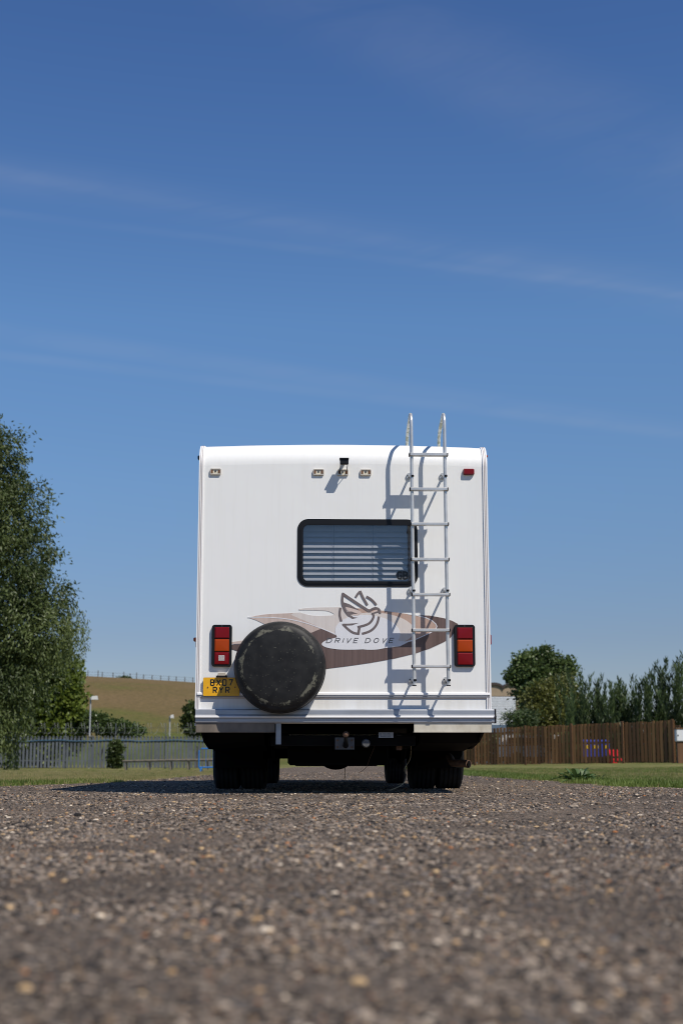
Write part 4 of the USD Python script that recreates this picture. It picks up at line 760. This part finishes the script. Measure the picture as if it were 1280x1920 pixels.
# ------------------------------------------------------------------ steel palisade fence with razor wire
M['galv'] = mat('galvanised_steel', (.112, .124, .142), .6, metal=.15, var=.2, scale=1.2)
M['bluerail'] = mat('blue_pipe', (.035, .10, .17), .5)
DP = 79.0
fx0, fx1 = -24.0, -5.0; gz0 = lambda x: float(ground_z(x, DP))
pf = thing('palisade_fence', 'grey steel palisade fence with coiled razor wire along the grass', 'fence', (0, DP, 0))
pitch_p = .20; npale = int((fx1 - fx0) / pitch_p); rp = np.random.default_rng(9)
for k in range(npale):
    x = fx0 + k * pitch_p; gz = gz0(x); h = 1.78 + rp.normal(0, .006); dx = rp.normal(0, .004)
    # W-section pale with a pointed head
    out = Polygon([(-.062, .04), (.062, .04), (.062, h - .12), (.024, h), (0, h - .07), (-.024, h), (-.062, h - .12)])
    m = slab(out, .01, .004); v = m.vertices.copy(); v[:, 1] -= .03 * (1 - np.abs(v[:, 0]) / .062); m = trimesh.Trimesh(v + [x + dx, 0, gz], m.faces, process=False)
    obj('pale', m, M['galv'], pf)
for z in (.42, 1.45):
    obj('rail', bx(fx0, fx1, .0, .05, z - .025 - .2, z + .025 - .2), M['galv'], pf)
obj('cable', tube([(x, -.05, gz0(x) + 1.50 + .025 * math.sin(x * 1.9) - .01 * math.sin(x * 5)) for x in np.linspace(fx0, fx1, 90)], .026, 5), M['bluerail'], pf)
for k in range(8):
    x = fx0 + .6 + k * 2.75; gz = gz0(x); obj('post', bx(x - .05, x + .05, .05, .15, gz - .2, gz + 1.75), M['galv'], pf)
    obj('arm', tube([(x, .1, gz + 1.7), (x, .1, gz + 2.45)], .022, 5), M['galv'], pf)
th = np.linspace(0, 2 * math.pi * 52, 52 * 14); xx = np.linspace(fx0, fx1, len(th))
obj('razor_coil', tube(np.stack([xx + .12 * np.sin(th * .5), .1 + .30 * np.cos(th), gz0(-15) + 2.17 + .31 * np.sin(th)], 1), .008, 3, False), mat('razor_wire', (.20, .205, .20), .6, metal=.2), pf)
for z in (1.95, 2.2): obj('strand', tube([(x, .1, gz0(x) + z) for x in np.linspace(fx0, fx1, 30)], .006, 3), M['galv'], pf)
# inner mesh fence further back
mf = thing('mesh_fence', 'thin grey wire mesh fence far behind the palisade', 'fence', (0, 97, 0))
for k in range(12): x = -30 + k * 2.2; obj('post', bx(x - .03, x + .03, -.03, .03, -.3, 1.9), M['galv'], mf)
for z in (.3, .75, 1.2, 1.65): obj('strand', tube([(-30, -.04, z - .2), (-5.8, -.04, z - .2)], .010, 3), M['galv'], mf)

# lamp posts
M['lamp_grey'] = mat('lamp_grey', (.36, .37, .38), .5); M['lamp_white'] = mat('lamp_white', (.58, .58, .55), .4)
def lamp(px, py, d, label, wide):
    p = at(px, py, d); t = thing('lamp_post', label, 'lamp post', (p[0], d, -.25), 0)
    h = p[2] + .25
    obj('pole', tube([(0, 0, 0), (0, 0, h * .3), (0, 0, h * .31), (0, 0, h)], [.065, .065, .05, .045], 8), M['lamp_grey'], t, smooth=40)
    obj('arm', tube([(0, 0, h - .04), (.2 * wide, -.05, h)], .03, 6), M['lamp_grey'], t)
    obj('lamp_head', trimesh.convex.convex_hull([(.05 + x * .36 * wide, -.17 + y * .3, h - .13 + z) for x, y, z in ((0, 0, 0), (1, 0, .0), (1, 1, 0), (0, 1, 0), (.1, .1, .2), (.9, .1, .22), (.9, .9, .22), (.1, .9, .2))]), M['lamp_white'], t)
lamp(170, 1308, 82, 'slim grey lamp post with white lamp head beside the bright tree', 1.0)
lamp(318.5, 1343, 92, 'shorter grey lamp post with white head in front of the hill', .55)

# low timber rail and blue barrier
M['timber'] = mat('grey_timber', (.20, .165, .12), .85, var=.25, scale=6)
kr = thing('knee_rail', 'low grey timber knee rail along the grass before the steel fence', 'rail')
a, b = at(231, 1428, 56), at(470, 1425, 52)
za = float(ground_z(a[0], 56))
obj('rail', tube([a, a * .6 + b * .4 + [0, 0, .012], b], .05, 8), M['timber'], kr)
for px in (237, 283, 325, 358, 392, 430):
    f_ = (px - 231) / 239; q = a * (1 - f_) + b * f_; gz = float(ground_z(q[0], q[1])); obj('post', bx(q[0] - .05, q[0] + .05, q[1] - .03, q[1] + .07, gz - .1, q[2] - .03, .01), M['timber'], kr)
M['blue'] = mat('blue_paint', (.012, .14, .42), .4)
cb = thing('crowd_barrier', 'blue tubular steel crowd barrier half hidden by the left rear wheels', 'barrier')
d = 33.0; z0, z1 = at(380, 1444, d)[2], at(380, 1404, d)[2]; x0 = at(373, 1420, d)[0]; x1 = x0 + 1.6; gz = float(ground_z(x0, d))
z0 = max(z0, gz + .07)
for nm, pts in (('frame', [(x0 + .03, d, z0), (x0, d, z0 + .05), (x0, d, z1 - .05), (x0 + .05, d, z1), (x1 - .05, d, z1), (x1, d, z1 - .05), (x1, d, z0)]), ('rail', [(x0, d, z0 + .04), (x1, d, z0 + .04)])): obj(nm, tube(pts, .016, 8), M['blue'], cb)
for k in range(1, 10): x = x0 + (x1 - x0) * k / 10; obj('bar', tube([(x, d, z0 + .04), (x, d, z1)], .006, 5), M['blue'], cb)
for x in (x0 + .06, x1 - .06): obj('foot', tube([(x, d - .25, gz + .015), (x, d, z0 + .03), (x, d + .25, gz + .015)], .014, 6), M['blue'], cb)

# ------------------------------------------------------------------ wooden fence on the right
wood = [mat(n, c, .8, color2=c2, scale=5, stretch=(2.5, 1, .15), lo=.3, hi=.7) for n, c, c2 in (('fence_wood', (.27, .125, .045), (.16, .075, .027)), ('fence_wood_pale', (.36, .18, .068), (.24, .115, .042)), ('fence_wood_dark', (.17, .082, .033), (.105, .052, .022)))]
A = np.array([(850 - 640) / FPX * 68.8, 68.8]); B = np.array([14.3, 60.8]); dirv = (B - A) / np.linalg.norm(B - A); Lf = np.linalg.norm(B - A); rotf = math.degrees(math.atan2(dirv[1], dirv[0]))
ztopA, ztopB = at(930, 1365.5, 67.2)[2], at(1264, 1350.5, 60.9)[2]
wf = thing('wooden_fence', 'brown vertical board fence with gaps across the lawn', 'fence', (A[0], A[1], 0), rotf)
rw = np.random.default_rng(13); pw = .19; n = int(Lf / pw)
def fz_(s): q = A + dirv * s; return float(ground_z(q[0], q[1])), ztopA + (ztopB - ztopA) * np.clip((s / Lf - .2) / .8, -.3, 1)
for k in range(n):
    s = k * pw + .05; g0, zt = fz_(s); w = .138 + rw.normal(0, .006); zt += rw.normal(0, .012); zb_ = g0 + .03 + abs(rw.normal(0, .015)); tl = rw.normal(0, .006)
    m = slab(Polygon([(s - w / 2, zb_), (s + w / 2, zb_), (s + w / 2 + tl, zt - .012), (s + w / 2 - .012 + tl, zt), (s - w / 2 + .012 + tl, zt), (s - w / 2 + tl, zt - .012)]), .0 + abs(rw.normal(0, .003)), .02)
    obj('board', m, wood[rw.choice(3, p=[.5, .3, .2])], wf)
for f_ in (.16, .52, .86):
    ends = [(s, .03, fz_(s)[0] + (fz_(s)[1] - fz_(s)[0]) * f_) for s in (0, Lf)]; obj('rail', cat_([trimesh.convex.convex_hull([(x, y, z + dz) for (x, _, z) in ends for y in (.003, .05) for dz in (-.04, .04)])]), wood[2], wf)
for px in (890, 985, 1072, 1168, 1262):
    r = ray(px, 1400); s = np.linalg.solve(np.array([[dirv[0], -r[0]], [dirv[1], -r[1]]]), -A)[0]; g0, zt = fz_(s); obj('post', bx(s - .055, s + .055, -.055, .0, g0 - .1, zt + .05, .008), wood[2], wf)
hq = thing('added_hedge', 'dark green hedge added behind the wooden fence to darken its gaps', 'hedge'); r8 = np.random.default_rng(88)  # added planting, there to keep the gaps between the boards dark
nn = 26000; u = r8.random(nn); q0, q1 = np.array([5.6, 82.0]), np.array([19.5, 70.5]); pp = q0 + (q1 - q0) * u[:, None]
hp = np.stack([pp[:, 0] + r8.normal(0, .35, nn), pp[:, 1] + r8.normal(0, .35, nn), r8.random(nn) ** .8 * (1.45 + .15 * np.sin(u * 40)) + .1], 1)
obj('foliage', leaves(hp, r8.normal(size=(nn, 3)), r8.uniform(.1, .2, nn), .4, 89), M['hedge'], hq)
obj('stems', cat_([tube([(*(q0 + (q1 - q0) * t_), -.05), (*(q0 + (q1 - q0) * t_), 1.2)], .03, 5) for t_ in np.linspace(.02, .98, 16)]), M['bark'], hq)
# behind the gaps: a colourful play panel, pale vehicles
def behind(s, y): q = A + dirv * s + np.array([-dirv[1], dirv[0]]) * y; return q
play = thing('play_cart', 'blue plastic play cart with yellow patches seen through the fence gaps', 'toy'); q = at(1115, 1402, 66.0)
bl_ = mat('toy_blue', (.02, .05, .36), .4); yl_ = mat('toy_yellow', (.75, .50, .02), .4); rd_ = mat('toy_red', (.62, .01, .02), .4)
gz = float(ground_z(q[0], q[1]))
obj('body', bx(q[0] - .62, q[0] + .62, q[1] - .3, q[1] + .3, gz + .25, q[2] + .35, .06), bl_, play); 
for dx in (-.45, .0, .42): obj('panel', bx(q[0] + dx - .10, q[0] + dx + .10, q[1] - .32, q[1] - .303, q[2] - .05, q[2] + .10, .003), yl_, play)
for dx in (-.4, .4): obj('wheel', tube([(q[0] + dx, q[1] - .28, gz + .22), (q[0] + dx, q[1] + .28, gz + .22)], .22, 14), M['tyre'], play)
q = at(1152, 1412, 65.0); gz = float(ground_z(q[0], q[1])); pr_ = thing('play_slide', 'small red plastic slide seen through the fence gaps', 'toy')
obj('chute', trimesh.convex.convex_hull([(q[0] + dx, q[1] + y, z) for dx in (-.22, .22) for y, z in ((-.5, gz + .1), (-.5, gz + .16), (.5, gz + .62), (.5, gz + .55))]), rd_, pr_); obj('ladder', bx(q[0] - .2, q[0] + .2, q[1] + .5, q[1] + .56, gz, gz + .6, .01), rd_, pr_)
van_w = mat('van_white', (.72, .72, .72), .35)
def van(px, d, wid, label):
    p = at(px, 1400, d); gz = float(ground_z(p[0], p[1])); t = thing('parked_van', label, 'van', (p[0], p[1], gz), 0)
    h = wid / 2
    obj('body', sweep_y := trimesh.convex.convex_hull([(x, y, z) for y in (-.9, .9) for x, z in ((-h, .35), (h, .35), (h, .95), (h - .35, 1.05), (h - .8, 1.5), (-h + .15, 1.5), (-h, 1.3))]), van_w, t)
    for x0, x1 in ((h - 1.2, h - .75), (-h + .4, h - 1.4)): obj('window', bx(x0, x1, -.915, -.9, 1.02, 1.36, .003), M['blackrub'], t)
    for dx in (-h * .62, h * .62): obj('wheel', tube([(dx, -.92, .31), (dx, -.72, .31)], .31, 18), M['tyre'], t)
van(1212, 70, 4.0, 'low white van parked behind the right part of the fence'); van(1010, 78, 4.2, 'low white van parked behind the left part of the fence')
# white utility box beyond the fence end
q = at(1275, 1378, 58.5); gz = float(ground_z(q[0], q[1])); ub = thing('utility_box', 'white metal utility box on a dark stand at the right edge', 'utility box')
obj('cabinet', bx(q[0] - .2, q[0] + .35, q[1] - .15, q[1] + .15, q[2] - .27, q[2] + .22, .015), M['lamp_white'], ub); obj('door_edge', bx(q[0] - .17, q[0] + .32, q[1] - .158, q[1] - .152, q[2] - .24, q[2] + .19), van_w, ub)
obj('lock', bx(q[0] - .15, q[0] - .11, q[1] - .168, q[1] - .159, q[2] - .06, q[2] + .0), M['blackrub'], ub)
obj('stand', bx(q[0] - .15, q[0] + .3, q[1] - .1, q[1] + .1, gz - .05, q[2] - .272), wood[2], ub); obj('cap', bx(q[0] - .23, q[0] + .38, q[1] - .18, q[1] + .18, q[2] + .222, q[2] + .27, .01), wood[2], ub)
wf2 = thing('wooden_fence', 'short dark board fence beyond the end post at the right edge', 'fence', (14.2, 60.3, 0), 14)
for k in range(40):
    x = k * .17; obj('board', bx(x, x + .14, 0, .02, .14, 1.05 + rw.normal(0, .01)), wood[2], wf2)
obj('rail', bx(0, 6.75, .021, .06, .8, .88), wood[2], wf2)

# ------------------------------------------------------------------ shed with scalloped roof
ds = 92.0
sh = thing('scalloped_shed', 'pale corrugated shed with a tan fascia and scalloped dark roof edge', 'shed')
xr_, xl_ = at(974, 1320, ds)[0], at(820, 1320, ds)[0]
zr, zv, zf, zs0 = at(950, 1280, ds)[2], at(950, 1290, ds)[2], at(950, 1306, ds)[2], at(950, 1359, ds)[2]
tanm = mat('tan_fascia', (.34, .26, .17), .7, var=.12, scale=2); roofm = mat('dark_roof', (.055, .042, .035), .8); corr = mat('corrugated_white', (.55, .58, .60), .5, var=.06, scale=2)
obj('wall', bx(xl_, xr_, ds + .06, ds + 5, -.2, zv - .05), tanm, sh)
wsc_ = 34 / FPX * ds; k = 0; xx = xr_ - wsc_ + .12
while xx > xl_ - .1:
    a = np.linspace(0, math.pi, 15); arc = [(xx + wsc_ / 2 - wsc_ / 2 * math.cos(t_), zv + (zr - zv) * math.sin(t_) ** .8) for t_ in a]
    low = [(x, z - .16) for x, z in arc[::-1]]; pg = Polygon(arc + low).buffer(0)
    m = trimesh.creation.extrude_polygon(max(getattr(pg, 'geoms', [pg]), key=lambda q_: q_.area), 5.2, engine='earcut'); v = m.vertices; obj('roof_vault', trimesh.Trimesh(np.stack([v[:, 0], ds + 5.1 - v[:, 2], v[:, 1]], 1), m.faces, process=False), roofm, sh)
    fp = Polygon(low[::-1] + [(low[0][0], zf), (low[-1][0], zf)]).buffer(0); obj('fascia', slab(affinity.translate(fp, 0, -.002), -ds - .05, .05), tanm, sh); xx -= wsc_; k += 1
nsl = 17; hs_ = (zf - zs0) / nsl
for k in range(nsl):
    z = zs0 + k * hs_; obj('slat', sweep_x([(ds + .055, z), (ds + .0, z), (ds + .025, z + hs_ * .86), (ds + .055, z + hs_ * .86)], xl_, xr_ - .25), corr, sh)
obj('corner_post', bx(xr_ - .24, xr_, ds - .02, ds + .055, -.1, zf), tanm, sh); obj('plinth', bx(xl_, xr_ - .25, ds + .005, ds + .055, -.1, zs0 - .005), mat('blue_plinth', (.10, .15, .22), .6), sh)

# ------------------------------------------------------------------ dock weed on the gravel edge, twigs
M['dock'] = leaf_mat('dock_leaf', (.10, .165, .045), (.040, .075, .020), trans=.25, scale=9, rough=.5)
wd = thing('weed_clump', 'leafy green dock weed at the edge of the gravel on the right', 'weed'); r3 = np.random.default_rng(5)
c0 = at(1092, 1467, 16.6); c0[2] = .0
for k in range(64):
    a = r3.uniform(0, 6.28); L_ = r3.uniform(.12, .30); el = r3.uniform(.35, 1.35); w = L_ * r3.uniform(.09, .15)
    dh = np.array([math.cos(a), math.sin(a), 0]); base = c0 + dh * r3.uniform(0, .10) + np.array([r3.normal(0, .05), 0, 0]); n_ = 7; u = np.linspace(0, 1, n_)
    cl = base + dh * (L_ * math.cos(el) * u[:, None] * 1.1) + np.array([0, 0, 1]) * (L_ * (math.sin(el) * u - .42 * u ** 2.2))[:, None] + [0, 0, .01]
    ww = w * np.sin(np.pi * np.clip(u * .92 + .05, 0, 1)) ** .7 * (1 + .12 * np.sin(u * 22)); sd = np.array([-math.sin(a), math.cos(a), 0])
    V = np.vstack([cl - sd * ww[:, None] + [0, 0, .012], cl, cl + sd * ww[:, None] + [0, 0, .012]])
    F = [f for i in range(n_ - 1) for o in (0, n_) for f in ([o + i, o + i + 1, o + n_ + i + 1], [o + i, o + n_ + i + 1, o + n_ + i])]
    obj('leaf', trimesh.Trimesh(V, F, process=False), M['dock'], wd, smooth=True)
tri = sum(len(UsdGeom.Mesh(p).GetFaceVertexCountsAttr().Get()) for p in stage.Traverse() if p.IsA(UsdGeom.Mesh)); print('triangles', tri)
